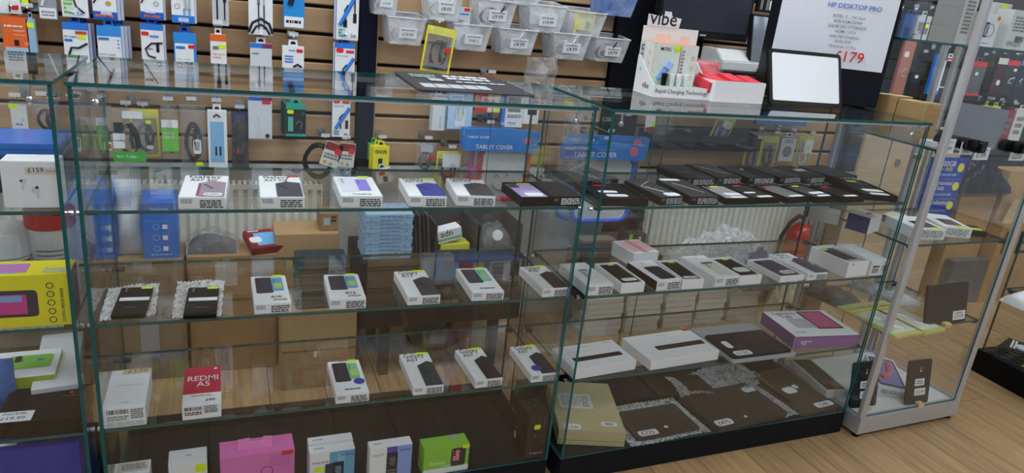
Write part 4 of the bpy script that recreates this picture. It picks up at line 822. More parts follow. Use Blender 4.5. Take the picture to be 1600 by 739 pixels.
hang_pack('small white adaptor card with red sticker below the yellow pack', 'white adaptor card', 591, 264, 615, 286, 'offwhite', [('s', 0.2, 0.6, 0.6, 0.85, 'red'), ('r', 0.4, 0.1, 0.7, 0.5, 'dark', 'plug_drawing')], cat='adaptor pack', name='adaptor_pack', Y=1.08, hk=False, tilt=-0.25)
cable_bag('clear pouch with red sticker left of the yellow edged one', 'clear pouch with red sticker', 650, 224, 682, 272, 1.09, FILM, None, 'grey', [('s', 0.62, 0.5, 0.9, 0.62, 'red'), ('r', 0.2, 0.72, 0.8, 0.95, 'lgrey', 'label')])
cable_bag('yellow edged pouch with white card and black cable', 'yellow edged white card pouch', 683, 238, 722, 290, 1.08, FILM, (214, 216, 60), 'ink', [('r', 0.2, 0.55, 0.9, 0.95, 'white', 'card'), ('c', 0.45, 0.2, 0.2, 'dark'), ('s', 0.3, 0.3, 0.55, 0.42, 'red')])
cable_bag('yellow framed pouch hanging among the clear bins', 'yellow framed pouch by the bins', 660, 42, 705, 114, 1.05, FILM, (224, 220, 40), 'ink', [('s', 0.68, 0.48, 0.9, 0.58, 'red'), ('r', 0.2, 0.12, 0.85, 0.2, 'grey', 'label')], tilt=0.12, turns=2)
# --- right of the post, below the glass top line
hang_pack('clear and white box with blue upright lettering', 'blue lettered white box', 673, 148, 696, 204, (214, 218, 224), [('t', 0.72, 0.08, 0.75, 'USB DATA', BL, 90, 0.75), ('r', 0.0, 0.0, 0.14, 1.0, 'lgrey', 'colour_band')])
cable_bag('pale blue pouch with a white charger plug', 'pale blue charger pouch', 698, 142, 740, 205, 1.09, FILM, (120, 180, 230), None, [('r', 0.05, 0.05, 0.95, 0.95, (176, 206, 236), 'colour_field'), ('r', 0.35, 0.12, 0.7, 0.55, 'white', 'charger_picture'), ('r', 0.4, 0.42, 0.46, 0.6, 'lgrey', 'charger_picture'), ('r', 0.58, 0.42, 0.64, 0.6, 'lgrey', 'charger_picture')], cat='charger pack', name='charger_pouch')
hang_pack('red and cream pack with yellow sticker under the leaflet', 'red and cream pack', 743, 128, 783, 175, (206, 60, 46), [('r', 0.5, 0.0, 1.0, 1.0, (220, 206, 180), 'colour_field'), ('s', 0.78, 0.04, 0.98, 0.18, 'neon')])
hang_pack('white and blue 70W charger box with adaptor photo', '70W charger box', 785, 150, 818, 199, 'white', [('t', 0.3, 0.08, 0.4, '70W', BL), ('r', 0.25, 0.5, 0.85, 0.95, 'grey', 'charger_picture'), ('r', 0.0, 0.0, 0.14, 1.0, BL, 'colour_band'), ('l', 0.25, 0.3, 0.9, 0.42, 2, 'grey')], side=BL, cat='charger box', name='charger_box', t=0.04)
hang_pack('white box with a black mouse shape near the case corner', 'white mouse box', 819, 146, 843, 194, 'white', [('p', 0.25, 0.3, 0.85, 0.9, (44, 44, 46))], cat='accessory box', name='accessory_box', t=0.03)

# --- children's tablet covers in clear bags with blue headers
def tube_frame(w_, h, r, n=6):
    return [(x, 0, z) for x, z in rrect(-w_ / 2, 0, w_ / 2, h, min(w_, h) * 0.16, n)]
def cover_pack(label, x0, y0, x1, y1, Y, foam, head_h, face=True, handle=None, yaw=0.0):
    x, w_, zb, h = dims(x0, y0, x1, y1, Y)
    root = thing('tablet_cover_pack', label, 'tablet cover', (x, Y + 0.02, zb), yaw)
    pillow(w_, h * 0.98, 0.045, seed=x).build('film', FILM, root, smooth=True)
    hd = MB().prism([(-w_ * 0.5, h * (1 - head_h)), (w_ * 0.5, h * (1 - head_h) - 0.004), (w_ * 0.5, h * 0.97), (w_ * 0.1, h * 1.0), (-w_ * 0.5, h * 0.98)], -0.003, 0.003, 0, 'y').build('header_card', mat((40, 120, 200), 0.4), root, loc=(0, -0.026, 0))
    prints(root, 'front', w_, 0.059, h, [('t', 0.15, 1 - head_h + 0.03, 0.50, 'TABLET COVER', 'white'), ('c', 0.85, 1 - head_h * 0.5, 0.05, (206, 100, 130)), ('t', 0.03, 1 - head_h * 0.45, 0.3, 'TABLET COVER', 'white')])
    fw, fh = w_ * 0.66, h * (1 - head_h) * 0.98
    fr = MB().tube(tube_frame(fw, fh, 0.01), 0.012, 8, 0, True)
    fr.build('foam_frame', mat(foam, 0.6), root, loc=(w_ * 0.08, -0.004, 0.012), smooth=True)
    MB().box(-fw / 2 + 0.01, fw / 2 - 0.01, -0.004, 0.004, 0.01, fh - 0.01).build('screen_card', mat('white', 0.4), root, loc=(w_ * 0.08, -0.004, 0.012))
    if face:
        cx = 0.5 + 0.08
        prints(root, 'front', w_, 0.020, h, [('w', [(cx - 0.12, 0.34), (cx - 0.09, 0.37), (cx - 0.05, 0.34)], 0.002, BL, 'face_print'), ('c', cx + 0.05, 0.36, 0.016, BL, 'face_print'), ('w', [(cx - 0.15, 0.24), (cx - 0.08, 0.17), (cx, 0.15), (cx + 0.08, 0.17), (cx + 0.14, 0.24)], 0.0028, BL, 'face_print')])
    if handle:
        MB().tube([(-w_ * 0.28, 0, 0.02), (-w_ * 0.40, 0, 0.04), (-w_ * 0.44, 0, h * 0.28), (-w_ * 0.38, 0, h * 0.42), (-w_ * 0.26, 0, h * 0.44)], 0.012, 8).build('handle', mat(handle, 0.6), root, smooth=True)
    hook(label.split(' in ')[0], x, zb + h + 0.008, Y)
    return root
cover_pack('red tablet cover with smiling face in a blue headed clear bag', 722, 200, 836, 316, 1.0, (196, 40, 70), 0.30, True, (206, 60, 140))
cover_pack('pink tablet cover in the bag behind the red smiling one', 716, 197, 800, 312, 1.07, (206, 60, 140), 0.28, False)
cover_pack('blue tablet cover in a clear bag between the two cases', 868, 222, 1000, 350, 0.98, (54, 100, 214), 0.20, False, (54, 100, 214))
cover_pack('navy tablet cover in the bag behind the blue one', 878, 210, 1006, 318, 1.06, (30, 44, 110), 0.22, False)

# --- clear plastic bins with price cards
def wall_bin(label, short, x0, y0, x1, y1, price, Y=1.06, tint=None, pm=None):
    x, w_, zb, h = dims(x0, y0, x1, y1, Y)
    root = thing('plastic_bin', label, 'bin', (x, 0, zb), 0, 'clear bins on the slatted wall')
    y0_, y1_ = Y, YW - 0.008
    wt, wb = w_ / 2, w_ * 0.40; t = 0.0022
    m = pm or BINP
    A = [(-wb, y0_ + 0.02, 0), (wb, y0_ + 0.02, 0), (wb, y1_, 0), (-wb, y1_, 0)]
    B = [(-wt, y0_, h), (wt, y0_, h), (wt, y1_, h * 1.15), (-wt, y1_, h * 1.15)]
    mb = MB()
    def ins(p, q=0.0): return (p[0] * (1 - t / wt), p[1] + (t if p[1] < (y0_ + y1_) / 2 else -t), p[2] + q)
    Ai = [ins(p, t) for p in A]; Bi = [ins(p) for p in B]
    mb.add(A + B + Ai + Bi, [(0, 3, 2, 1), (0, 1, 5, 4), (1, 2, 6, 5), (2, 3, 7, 6), (3, 0, 4, 7), (8, 9, 10, 11), (8, 12, 13, 9), (9, 13, 14, 10), (10, 14, 15, 11), (11, 15, 12, 8),
                             (4, 5, 13, 12), (5, 6, 14, 13), (6, 7, 15, 14), (7, 4, 12, 15)])
    mb.build('bin_body', m, root)
    mb = MB().tube([(p[0], p[1], p[2] + 0.001) for p in (B[0], B[1], B[2], B[3])], 0.003, 6, 0, True); mb.build('rim', m if pm else mat((196, 200, 206), 0.3), root)
    if price:
        cw = w_ * 0.46; ch = h * 0.42
        slope = math.atan2(0.02, h)
        mwx = Matrix.Translation((w_ * 0.04, y0_ + 0.02 * 0.72 - 0.0025, h * 0.26)) @ Matrix.Rotation(slope, 4, 'X')
        cd_ = MB().box(-cw / 2, cw / 2, -0.0008, 0.0, 0, ch).build('price_card', WHT, root, mw=mwx)
        prints(cd_, 'front', cw, 0.0016, ch, [('t', 0.2, 0.22, 0.6, price, 'ink'), ('l', 0.12, 0.66, 0.88, 0.82, 1, 'grey')])
    return x, w_, zb, h
def coil_thing(label, x, y, z, r, c, rad=0.0028, turns=3, tilt=0.6, group=None, yaw=0.0):
    mb = MB(); coil(mb, (0, 0, r), r, r, rad, turns)
    o = mb.build('cable_coil', mat(c, 0.4), None, (x, y, z), smooth=True)
    o.rotation_euler = (tilt, 0, yaw)
    return tag(o, label, 'cable', group)
BINS = [(582, -25, 625, 24, '\u00a314.99', 'bin cut by the top edge right of the dark post', 'white', 2),
        (668, -14, 725, 33, '\u00a38.00', 'bin left of the tall white pack in the upper row', 'white', 3),
        (746, 2, 807, 44, '\u00a39.99', 'bin of dark cables in the upper row', 'dark', 3),
        (802, -32, 850, 9, '\u00a37.99', 'bin at the top edge above the adaptors', 'white', 1),
        (826, 10, 885, 52, '\u00a314.99', 'bin of white adaptors in the upper row', 'white', 0),
        (887, 20, 947, 58, None, 'bin holding a yellow pack', 'white', 0),
        (941, -14, 998, 26, None, 'blue tinted bin at the right end of the upper row', 'sky', 1),
        (605, 29, 666, 71, '\u00a319.99', 'bin left of the yellow framed pouch in the lower row', 'white', 2),
        (709, 40, 768, 80, 'TYPE C', 'bin with a tall white pack sticking out', 'white', 1),
        (780, 47, 840, 86, '\u00a34.99', 'bin of white coiled cables in the lower row', 'white', 4),
        (863, 54, 922, 94, '\u00a34.99', 'bin of white and grey cables in the lower row', 'white', 4),
        (931, 61, 983, 98, '\u00a34.99', 'bin of black cables at the right of the lower row', 'black', 4)]
BLUEBIN = clear_mat('blue_bin_plastic', tint=(0.6, 0.72, 0.92), ior=1.45, rough=0.25, haze=0.35, hazecol=(0.45, 0.58, 0.85), scale=8)
for i, (a, b, c, d_, pr, lb, cc, nc) in enumerate(BINS):
    x, w_, zb, h = wall_bin('clear plastic ' + lb if i != 6 else lb, lb, a, b, c, d_, pr, pm=BLUEBIN if i == 6 else None)
    for k in range(nc):
        coil_thing('%s %s coil from left, %s' % (('first', 'second', 'third', 'fourth')[k], cc, lb), x + w_ * (-0.22 + 0.44 * (k + 0.5) / max(1, nc) * 1.0 if nc > 1 else 0.0), 1.105 + 0.022 * (k % 2), zb + 0.012 + 0.012 * (k % 3), min(0.034, w_ * 0.22), cc, 0.003, 3, 0.5 + 0.5 * (k % 2), 'coils in the ' + lb, 0.5 * k)
x, w_, zb, h = dims(826, 10, 885, 52, 1.06)
for k in range(4):
    o = MB().box(-0.017, 0.017, -0.017, 0.017, 0, 0.045).box(-0.008, -0.005, -0.004, 0.004, 0.045, 0.062).box(0.005, 0.008, -0.004, 0.004, 0.045, 0.062).build('plug_adaptor', WHT, None, (x - 0.05 + 0.033 * k, 1.10 + 0.02 * (k % 2), zb + 0.03), 0.3 * k, bevel=0.002)
    tag(o, ('first', 'second', 'third', 'fourth')[k] + ' white plug adaptor from left in the bin of adaptors', 'adaptor', 'adaptors in a bin')
x, w_, zb, h = dims(887, 20, 947, 58, 1.06)
r = thing('adaptor_pack', 'yellow adaptor pack standing in its own clear bin', 'adaptor pack', (x + 0.012, 1.115, zb + 0.004), 0)
MB().box(-0.045, 0.045, -0.006, 0.006, 0, h * 1.0).build('pack_body', mat((228, 214, 50), 0.4), r, bevel=0.001)
prints(r, 'front', 0.09, 0.012, h, [('l', 0.15, 0.74, 0.9, 0.9, 2, 'ink'), ('r', 0.55, 0.3, 0.78, 0.6, 'dark', 'plug_picture'), ('r', 0.1, 0.05, 0.9, 0.2, 'dark')])
x, w_, zb, h = dims(709, 40, 768, 80, 1.06)
r = thing('cable_pack', 'tall white pack with red sticker sticking out of a clear bin', 'cable pack', (x - 0.035, 1.115, zb + 0.004), 0)
MB().box(-0.034, 0.034, -0.006, 0.006, 0, h * 1.62).build('pack_body', mat((208, 212, 220), 0.4), r, bevel=0.001)
prints(r, 'front', 0.068, 0.012, h * 1.62, [('s', 0.6, 0.9, 0.95, 0.98, 'red'), ('l', 0.1, 0.8, 0.9, 0.86, 1, BL), ('l', 0.1, 0.5, 0.6, 0.7, 3, 'grey')])
# --- third bay, seen through the right case
def black_crate(label, x0, y0, x1, y1, Y=1.09):
    x, w_, zb, h = dims(x0, y0, x1, y1, Y)
    root = thing('wall_crate', label, 'crate', (x, 0, zb), 0); t = 0.004; y1_ = YW - 0.008
    mb = MB().box(-w_ / 2, w_ / 2, Y, y1_, 0, t).box(-w_ / 2, w_ / 2, Y, Y + t, t, h).box(-w_ / 2, w_ / 2, y1_ - t, y1_, t, h * 1.15)
    for s in (-1, 1):
        mb.prism([(Y + t, t), (y1_ - t, t), (y1_ - t, h * 1.1), (Y + t, h)], s * w_ / 2 - (t if s > 0 else 0), s * w_ / 2 + (t if s < 0 else 0), 0, 'x')
    mb.build('crate_body', mat((30, 31, 34), 0.4), root)
    MB().box(-0.004, 0.004, Y + 0.006, y1_ - 0.006, t + 0.0005, h * 1.1).build('divider', mat((36, 37, 40), 0.4), root)
    return x, w_, zb, h
x, w_, zb, h = black_crate('black wall crate with clear bag, nearest the wide dark post', 1014, 211, 1086, 233)
o = pillow(0.15, 0.13, 0.07, 10, 8, 0.3, 2.0).build('plastic_bag', FILM, None, (x - 0.04, 1.145, zb + 0.006), 0.1, smooth=True); tag(o, 'crumpled clear bag in the left black wall crate', 'plastic bag')
x, w_, zb, h = black_crate('black wall crate with white cables, right of the other crate', 1097, 214, 1189, 236)
for k in range(3): coil_thing(('first', 'second', 'third')[k] + ' pale cable coil from left in the right black crate', x + 0.03 + 0.05 * k, 1.135, zb + 0.009, 0.024, 'lgrey', 0.003, 3, 1.0, 'coils in the black crate', 0.4 * k)
cable_bag('yellow rimmed pouch leaning in the right black crate', 'pouch in the crate', 1112, 180, 1140, 226, 1.10, FILM, (214, 214, 70), 'sky', [('s', 0.3, 0.6, 0.8, 0.85, 'white', 'label')], hk=False, tilt=0.3)
hang_pack('red and white folded card with yellow sticker beside the wide post', 'red and white card', 1011, 172, 1026, 205, 'white', [band(0, 0.2, (150, 30, 50)), ('s', 0.6, 0.2, 0.98, 0.45, 'neon')], t=0.006, Y=1.06, tilt=-0.1)
for i, (a, b, c, d_, fr_, lb) in enumerate(((1166, 222, 1190, 268, (214, 206, 60), 'yellow rimmed pouch hanging below the right black crate'), (1192, 214, 1216, 266, (206, 200, 60), 'yellow rimmed pouch beside the grey cable pack'), (1248, 214, 1270, 264, (190, 206, 60), 'lime rimmed white pouch near the silver cabinet rail'))):
    cable_bag(lb, ('first', 'second', 'third')[i] + ' rimmed pouch in right bay', a, b, c, d_, 1.09, FILM, fr_, 'ink' if i < 2 else 'white', [('r', 0.3, 0.5, 0.9, 0.92, 'offwhite', 'card')] if i == 2 else None)
hang_pack('grey cable pack with dark coil picture between rimmed pouches', 'grey coil picture pack', 1219, 214, 1242, 252, (196, 200, 204), [('c', 0.5, 0.4, 0.3, 'grey'), ('l', 0.2, 0.75, 0.8, 0.9, 2, 'grey'), band(0.96, 1, BL)])
hang_pack('blue strip of packs hanging behind the right case top', 'blue strip', 1182, 178, 1262, 196, (70, 130, 200), [('l', 0.1, 0.3, 0.9, 0.7, 2, 'sky')])
# --- packs on the dark wall behind the tower cabinet
DK3 = [(1404, 62, 1422, 150, (176, 110, 96), 'copper pink phone case pack', [('s', 0.2, 0.7, 0.6, 0.8, 'white', 'label'), ('w', [(0.7, 0.5), (0.4, 0.45), (0.45, 0.35), (0.7, 0.36)], 0.003, 'lgrey', 'logo')]),
       (1424, 92, 1440, 142, (36, 38, 46), 'black phone case pack', [('s', 0.4, 0.4, 0.7, 0.5, 'white', 'label')]),
       (1456, 84, 1474, 148, (50, 120, 210), 'bright blue phone case pack', [('r', 0.3, 0.1, 0.95, 0.85, 'white', 'print_panel')]),
       (1472, 90, 1488, 138, 'white', 'white edged pack with dark phone', [('r', 0.15, 0.05, 0.9, 0.9, (50, 46, 62), 'phone_picture'), band(0.94, 1, 'red')]),
       (1500, 92, 1512, 150, (60, 50, 40), 'dark pack with gold strap', [('w', [(0.8, 0.95), (0.4, 0.1)], 0.004, (206, 170, 60), 'strap'), band(0.85, 1.0, (210, 60, 50))]),
       (1513, 96, 1536, 150, (90, 94, 102), 'smoke grey case pack with red rim', [band(0.86, 1.0, (220, 50, 50)), band(0, 0.06, (220, 50, 60)), ('r', 0, 0, 0.08, 1, (220, 60, 70)), ('s', 0.35, 0.6, 0.55, 0.7, 'white', 'label')]),
       (1553, 90, 1568, 150, (70, 40, 52), 'maroon phone case pack with white top', [band(0.84, 1.0, 'offwhite'), ('c', 0.6, 0.35, 0.2, 'white')]),
       (1568, 94, 1588, 150, (54, 58, 66), 'charcoal phone case pack with red top', [band(0.86, 1.0, (214, 60, 70)), ('s', 0.6, 0.7, 0.85, 0.78, 'white', 'label'), ('w', [(0.85, 0.52), (0.5, 0.48), (0.45, 0.36), (0.7, 0.36)], 0.004, 'lgrey', 'logo')]),
       (1589, 94, 1606, 152, (50, 56, 70), 'blue topped phone case pack at the right edge', [band(0.86, 1.0, (60, 150, 220)), ('w', [(0.5, 0.5), (0.3, 0.42), (0.5, 0.36)], 0.004, 'lgrey', 'logo')]),
       (1410, 22, 1428, 62, (60, 90, 150), 'blue card pack beside the computer', [('r', 0.2, 0.1, 0.8, 0.5, (40, 60, 110))]),
       (1431, 24, 1452, 66, (190, 194, 200), 'pale pack with black skyline drawing', [('r', 0.1, 0.3, 0.9, 0.75, 'grey', 'print_panel'), ('s', 0.65, 0.55, 0.9, 0.7, 'neon')])]
for a, b, c, d_, col_, lb, e in DK3:
    hang_pack(lb + ' on the dark wall', lb, a, b, c, d_, col_, e, cat='phone case', name='phone_case_pack', Y=1.12)
for i, (a, b, c, d_, col_, lb) in enumerate(((1536, 165, 1546, 180, (206, 206, 60), 'small lime pack on the dark wall below the case packs'), (1548, 166, 1562, 184, (214, 206, 80), 'small yellow pack on the dark wall below the case packs'), (1566, 172, 1580, 222, (140, 40, 70), 'maroon tube pack on the dark wall at right'), (1582, 170, 1600, 222, 'offwhite', 'white tube pack on the dark wall at the right edge'))):
    hang_pack(lb, lb.split(' on the')[0], a, b, c, d_, col_, [('l', 0.2, 0.2, 0.8, 0.8, 3, 'grey')], cat='phone case', name='phone_case_pack', Y=1.13)

# ================================================================== case cut by the left edge
def pbox(name, label, x0, x1, yb, yt, Y, depth, z, colr, els=None, topels=None, cat='box', yaw=0.0, side=None, rightels=None):
    """box standing on a surface z with its front in the plane Y"""
    a, b = PY(x0, yb, Y), PY(x1, yb, Y)
    w_ = b.x - a.x; h = PY((x0 + x1) / 2, yt, Y).z - z
    root = thing(name, label, cat, ((a.x + b.x) / 2, Y + depth / 2, z), yaw)
    MB().box(-w_ / 2, w_ / 2, -depth / 2, depth / 2, 0, h, [1, 0, 1, 1, 1, 1]).build('carton_body', [mat(colr, 0.5, 0, 0.02), mat(side or colr, 0.5, 0, 0.02)], root, bevel=0.0015)
    if els: prints(root, 'front', w_, depth, h, els)
    if topels: prints(root, 'top', w_, depth, h, topels)
    if rightels: prints(root, 'right', w_, depth, h, rightels)
    return root, w_, h
XC0 = -0.040
pbox('earphone_box', 'white earphone box with price strip and two earbuds printed on it', 8, 98, 331, 252, 0.03, 0.06, S1, 'white', els=[
    ('r', 0.42, 0.72, 1.0, 0.88, (214, 206, 196), 'price_strip'), ('t', 0.47, 0.77, 0.27, '\u00a3159', 'ink'), ('l', 0.76, 0.78, 0.98, 0.81, 1, 'grey'),
    ('c', 0.38, 0.58, 0.055, (206, 208, 212), 'earbud_print'), ('r', 0.34, 0.38, 0.38, 0.58, (206, 208, 212), 'earbud_print'), ('c', 0.34, 0.59, 0.025, 'ink', 'earbud_print'),
    ('c', 0.56, 0.40, 0.06, (206, 208, 212), 'earbud_print'), ('r', 0.58, 0.22, 0.62, 0.4, (206, 208, 212), 'earbud_print'), ('c', 0.6, 0.45, 0.03, 'ink', 'earbud_print')])
r, w_, h_ = pbox('games_case', 'bright blue plastic case lying behind the white earphone box', 24, 100, 252, 214, 0.13, 0.2, S1 + 0.085, (36, 110, 200))
r.location.z = S1; 
for ch in list(r.children): bpy.data.objects.remove(ch)
mb = MB().box(-0.09, 0.09, -0.08, 0.08, 0, 0.085, 1); mb.box(-0.088, 0.088, -0.078, 0.078, 0.0851, 0.112, 0); mb.box(-0.09, 0.09, -0.08, 0.08, 0.0975, 0.1005, 1)
mb.build('case_body', [mat((36, 110, 206), 0.15), mat((24, 52, 74), 0.3)], r, bevel=0.003)
r.location = (-0.135, 0.22, S1)
r, w_, h_ = pbox('speaker_box', 'yellow and violet speaker box on the left case shelf', -60, 117, 522, 431, 0.02, 0.09, S2, (224, 214, 40), side=(84, 70, 110), els=[
    ('r', 0.0, 0.0, 1.0, 1.0, (222, 212, 36), 'colour_field'), ('p', -0.02, 0.2, 0.70, 0.72, (58, 54, 70)), ('r', 0.0, 0.26, 0.60, 0.64, (196, 60, 140), 'speaker_picture'), ('r', 0.0, 0.5, 0.56, 0.62, (120, 160, 220), 'speaker_picture'),
    ('t', 0.935, 0.05, 0.40, 'COLORFUL WIRELESS SPEAKER', 'ink', 90, 1.5)] + [('o', 0.82, 0.12 + 0.17 * k, 0.035, 'ink') for k in range(5)], topels=[('r', 0.0, 0.15, 0.55, 0.8, (150, 190, 210), 'print_panel'), ('l', 0.75, 0.1, 0.98, 0.5, 2, 'lgrey'), ('r', 0.3, 0.2, 0.6, 0.75, (190, 120, 190), 'print_panel')])
def jar(name, label, cat, px, Y, z, r_, h_, prof, mats_):
    p = PY(px, 400, Y)
    root = thing(name, label, cat, (p.x, Y + r_, z))
    return root
p = PY(70, 345, 0.17)
root = thing('canister', 'round white canister with red lid behind the yellow speaker box', 'canister', (p.x, 0.22, S2))
MB().lathe([(0.048, 0), (0.05, 0.004), (0.05, 0.165), (0.047, 0.17)], 24).build('canister_body', mat((206, 206, 210), 0.4), root, smooth=False)
MB().lathe([(0.052, 0.1705), (0.053, 0.175), (0.053, 0.21), (0.050, 0.214)], 24).build('lid', mat((186, 40, 44), 0.4), root)
mb = MB()
for k in range(8):
    a0, a1 = R(-120), R(-50); z = 0.04 + 0.011 * k
    mb.add([(0.0506 * math.cos(a0 + (a1 - a0) * q / 6), 0.0506 * math.sin(a0 + (a1 - a0) * q / 6), zz) for zz in (z, z + 0.004) for q in range(7)], [(q, q + 1, q + 8, q + 7) for q in range(6)])
mb.build('small_print', mat('grey', 0.5), root)
p = PY(-12, 370, 0.14)
root = thing('tub', 'white tub with a brown swoosh at the left edge', 'tub', (p.x, 0.21, S2))
MB().lathe([(0.062, 0), (0.062, 0.105), (0.058, 0.11)], 24).build('tub_body', mat((214, 210, 204), 0.45), root)
MB().lathe([(0.066, 0.1105), (0.060, 0.165), (0.057, 0.168)], 24).build('lid', mat((206, 210, 214), 0.45), root)
mb = MB(); n = 9
mb.add([(0.0626 * math.cos(R(-150 + 14 * q)), 0.0626 * math.sin(R(-150 + 14 * q)), zz + (0.03 * (q / n - 0.5) if k == 0 else 0)) for k, zz in enumerate((0.045, 0.10)) for q in range(n + 1)], [(q, q + 1, q + n + 2, q + n + 1) for q in range(n)])
mb.build('swoosh_print', mat((120, 66, 40), 0.5), root)
carton('accessory_box', 'plain grey white carton behind the black gift box', (52, 640), (124, 634), (66, 524), S3, 0.055, (206, 208, 214), (196, 198, 206))
root = thing('game_pad_box', 'white and lime box with a green game pad at the left edge', 'box', (-0.19, 0.24, S3), 0.05)
MB().box(-0.07, 0.07, -0.07, 0.07, 0, 0.07, [1, 0, 1, 1, 1, 1]).build('carton_body', [WHT, mat((150, 170, 50), 0.5)], root, bevel=0.001)
prints(root, 'top', 0.14, 0.14, 0.07, [('p', 0.2, 0.3, 0.9, 0.8, (130, 190, 80)), ('c', 0.4, 0.6, 0.05, 'teal'), ('c', 0.7, 0.6, 0.05, 'teal')])
r, w_, d_ = carton('gift_box', 'black gift box with white price label lying on the left shelf', (-10, 692), (128, 676), (16, 612), S3, 0.042, (26, 22, 26), (18, 16, 18), els=[('r', 0.0, 0.02, 0.42, 0.3, 'white', 'label'), ('t', 0.06, 0.07, 0.28, '\u00a319.99', 'ink'), ('l', 0.06, 0.2, 0.36, 0.27, 2, 'grey'), ('c', 0.78, 0.75, 0.02, (200, 90, 60)), ('l', 0.68, 0.62, 0.88, 0.67, 1, (100, 60, 44))])
root = thing('blister_pack', 'blue bubble pack with red edge at the left border', 'pack', (-0.262, 0.10, S3 + 0.0425), 0)
root.location = (-0.235, 0.16, S3)
pillow(0.08, 0.13, 0.05, 8, 8, 0.1, 1.0).build('film', mat((70, 110, 170), 0.2), root, smooth=True)
r, w_, h_ = pbox('console_box', 'deep blue console box with white side in the left plinth', -70, 133, 790, 702, 0.02, 0.2, DK, (34, 44, 150), els=[('r', 0.0, 0.25, 0.55, 0.62, 'white', 'print_panel'), ('t', 0.72, 0.36, 0.22, 'SONY', 'white'), ('r', 0, 0.0, 1, 0.5, (206, 208, 214), 'colour_field'), ('t', 0.74, 0.32, 0.2, 'SONY', 'ink')], topels=[('r', 0.45, 0.3, 0.75, 0.5, (70, 80, 150), 'handle_slot'), ('r', 0.1, 0.1, 0.5, 0.2, 'white', 'label')])

# ================================================================== things on top of the cases
quad_slab('leaflet', 'dark folded leaflet with white strips lying on the glass top', 'leaflet', ((618, 112), (786, 124), (826, 150), (650, 142)), T1, 0.003, (62, 62, 68), els=[
    ('r', 0.08, 0.14, 0.19, 0.34, 'lgrey', 'print_panel'), ('r', 0.2, 0.14, 0.31, 0.34, 'lgrey', 'print_panel'), ('r', 0.32, 0.14, 0.43, 0.34, 'lgrey', 'print_panel'), ('r', 0.44, 0.14, 0.55, 0.34, 'lgrey', 'print_panel'), ('r', 0.56, 0.14, 0.66, 0.34, 'lgrey', 'print_panel'),
    ('l', 0.42, 0.62, 0.84, 0.9, 2, 'white'), ('l', 0.45, 0.44, 0.9, 0.56, 1, 'lgrey'), ('l', 0.1, 0.66, 0.34, 0.86, 2, (150, 190, 170)), ('r', 0.22, 0.48, 0.34, 0.62, 'lgrey', 'print_panel')], rough=0.5)
o = pillow(0.12, 0.10, 0.05, 9, 9, 0.4, 3.0).build('plastic_bag', FILM, None, (PZ(848, 150, T1).x, PZ(848, 150, T1).y + 0.03, T1 + 0.0005), 0.4, smooth=True)
tag(o, 'crumpled clear bag on the glass top beside the leaflet', 'plastic bag')
# carton display with car chargers
YV = -0.26
P = PZ(1018.6, 151.5, T1); Pr = PZ(1107, 157, T1)
w_ = (Pr - P).length; d_ = 0.125; YV = math.atan2(Pr.y - P.y, Pr.x - P.x)
root = thing('counter_display', 'white cardboard counter display holding car charger boxes', 'display stand', (P.x, P.y, T1), YV)
th = 0.002
mb = MB().box(0, w_, 0, d_, 0, th).box(0, w_, 0, th, th, 0.036)
for x_ in (0, w_ - th):
    mb.prism([(th, th), (d_, th), (d_, 0.115), (d_ - 0.012, 0.115), (th, 0.036)], x_, x_ + th, 0, 'x')
mb.box(th, w_ - th, d_ - th, d_, th, 0.205)
mb.build('carton_body', mat((232, 232, 234), 0.5, 0, 0.01), root)
MB().box(th, w_ - th, 0.0125, 0.04, 0.0022, 0.034).build('mint_insert', mat((150, 214, 176), 0.5), root)
pl = bpy.data.objects.new('front_face', None); COL.objects.link(pl); pl.parent = root; pl.location = (w_ / 2, d_ / 2, 0)
prints(pl, 'front', w_, d_, 0.036, [('t', 0.04, 0.40, 0.92, 'Rapid Charging Technology', 'ink')])
prints(pl, 'left', w_, d_, 0.205, [('t', 0.42, 0.10, 0.34, 'vibe', 'ink'), ('c', 0.22, 0.36, 0.05, (150, 214, 176))])
prints(pl, 'front', w_, -d_ + 0.0042, 0.205, [('t', 0.03, 0.64, 0.13, 'Du', 'ink'), ('l', 0.03, 0.56, 0.12, 0.6, 1, 'grey')])
for ch in list(pl.children): ch.matrix_basis = Matrix.Translation((w_ / 2, d_ / 2, 0)) @ ch.matrix_basis; ch.parent = root
bpy.data.objects.remove(pl)
for nm, c, off, sc in (('sign_board', 'white', 0.0, 1.0),):
    b = MB().prism([(0.0, 0), (0.115, 0), (0.12, 0.030), (0.085, 0.034), (0.08, 0.048), (0.055, 0.048), (0.048, 0.032), (0.0, 0.036)], 0, 0.002, 0, 'y').build('sign_board', mat('white', 0.5), root, loc=(0.012, d_ - 0.004, 0.2052))
o = bpy.data.objects.new('lettering', text_mesh('vibe', 'ink')); COL.objects.link(o); o.parent = root
o.matrix_local = Matrix.Translation((0.018, d_ - 0.0048, 0.211)) @ Matrix.Rotation(R(90), 4, 'X') @ Matrix.Diagonal((0.098, 0.098, 1, 1))
def in_disp(x, y, z):
    c, s = math.cos(YV), math.sin(YV)
    return (P.x + c * x - s * y, P.y + s * x + c * y, T1 + z)
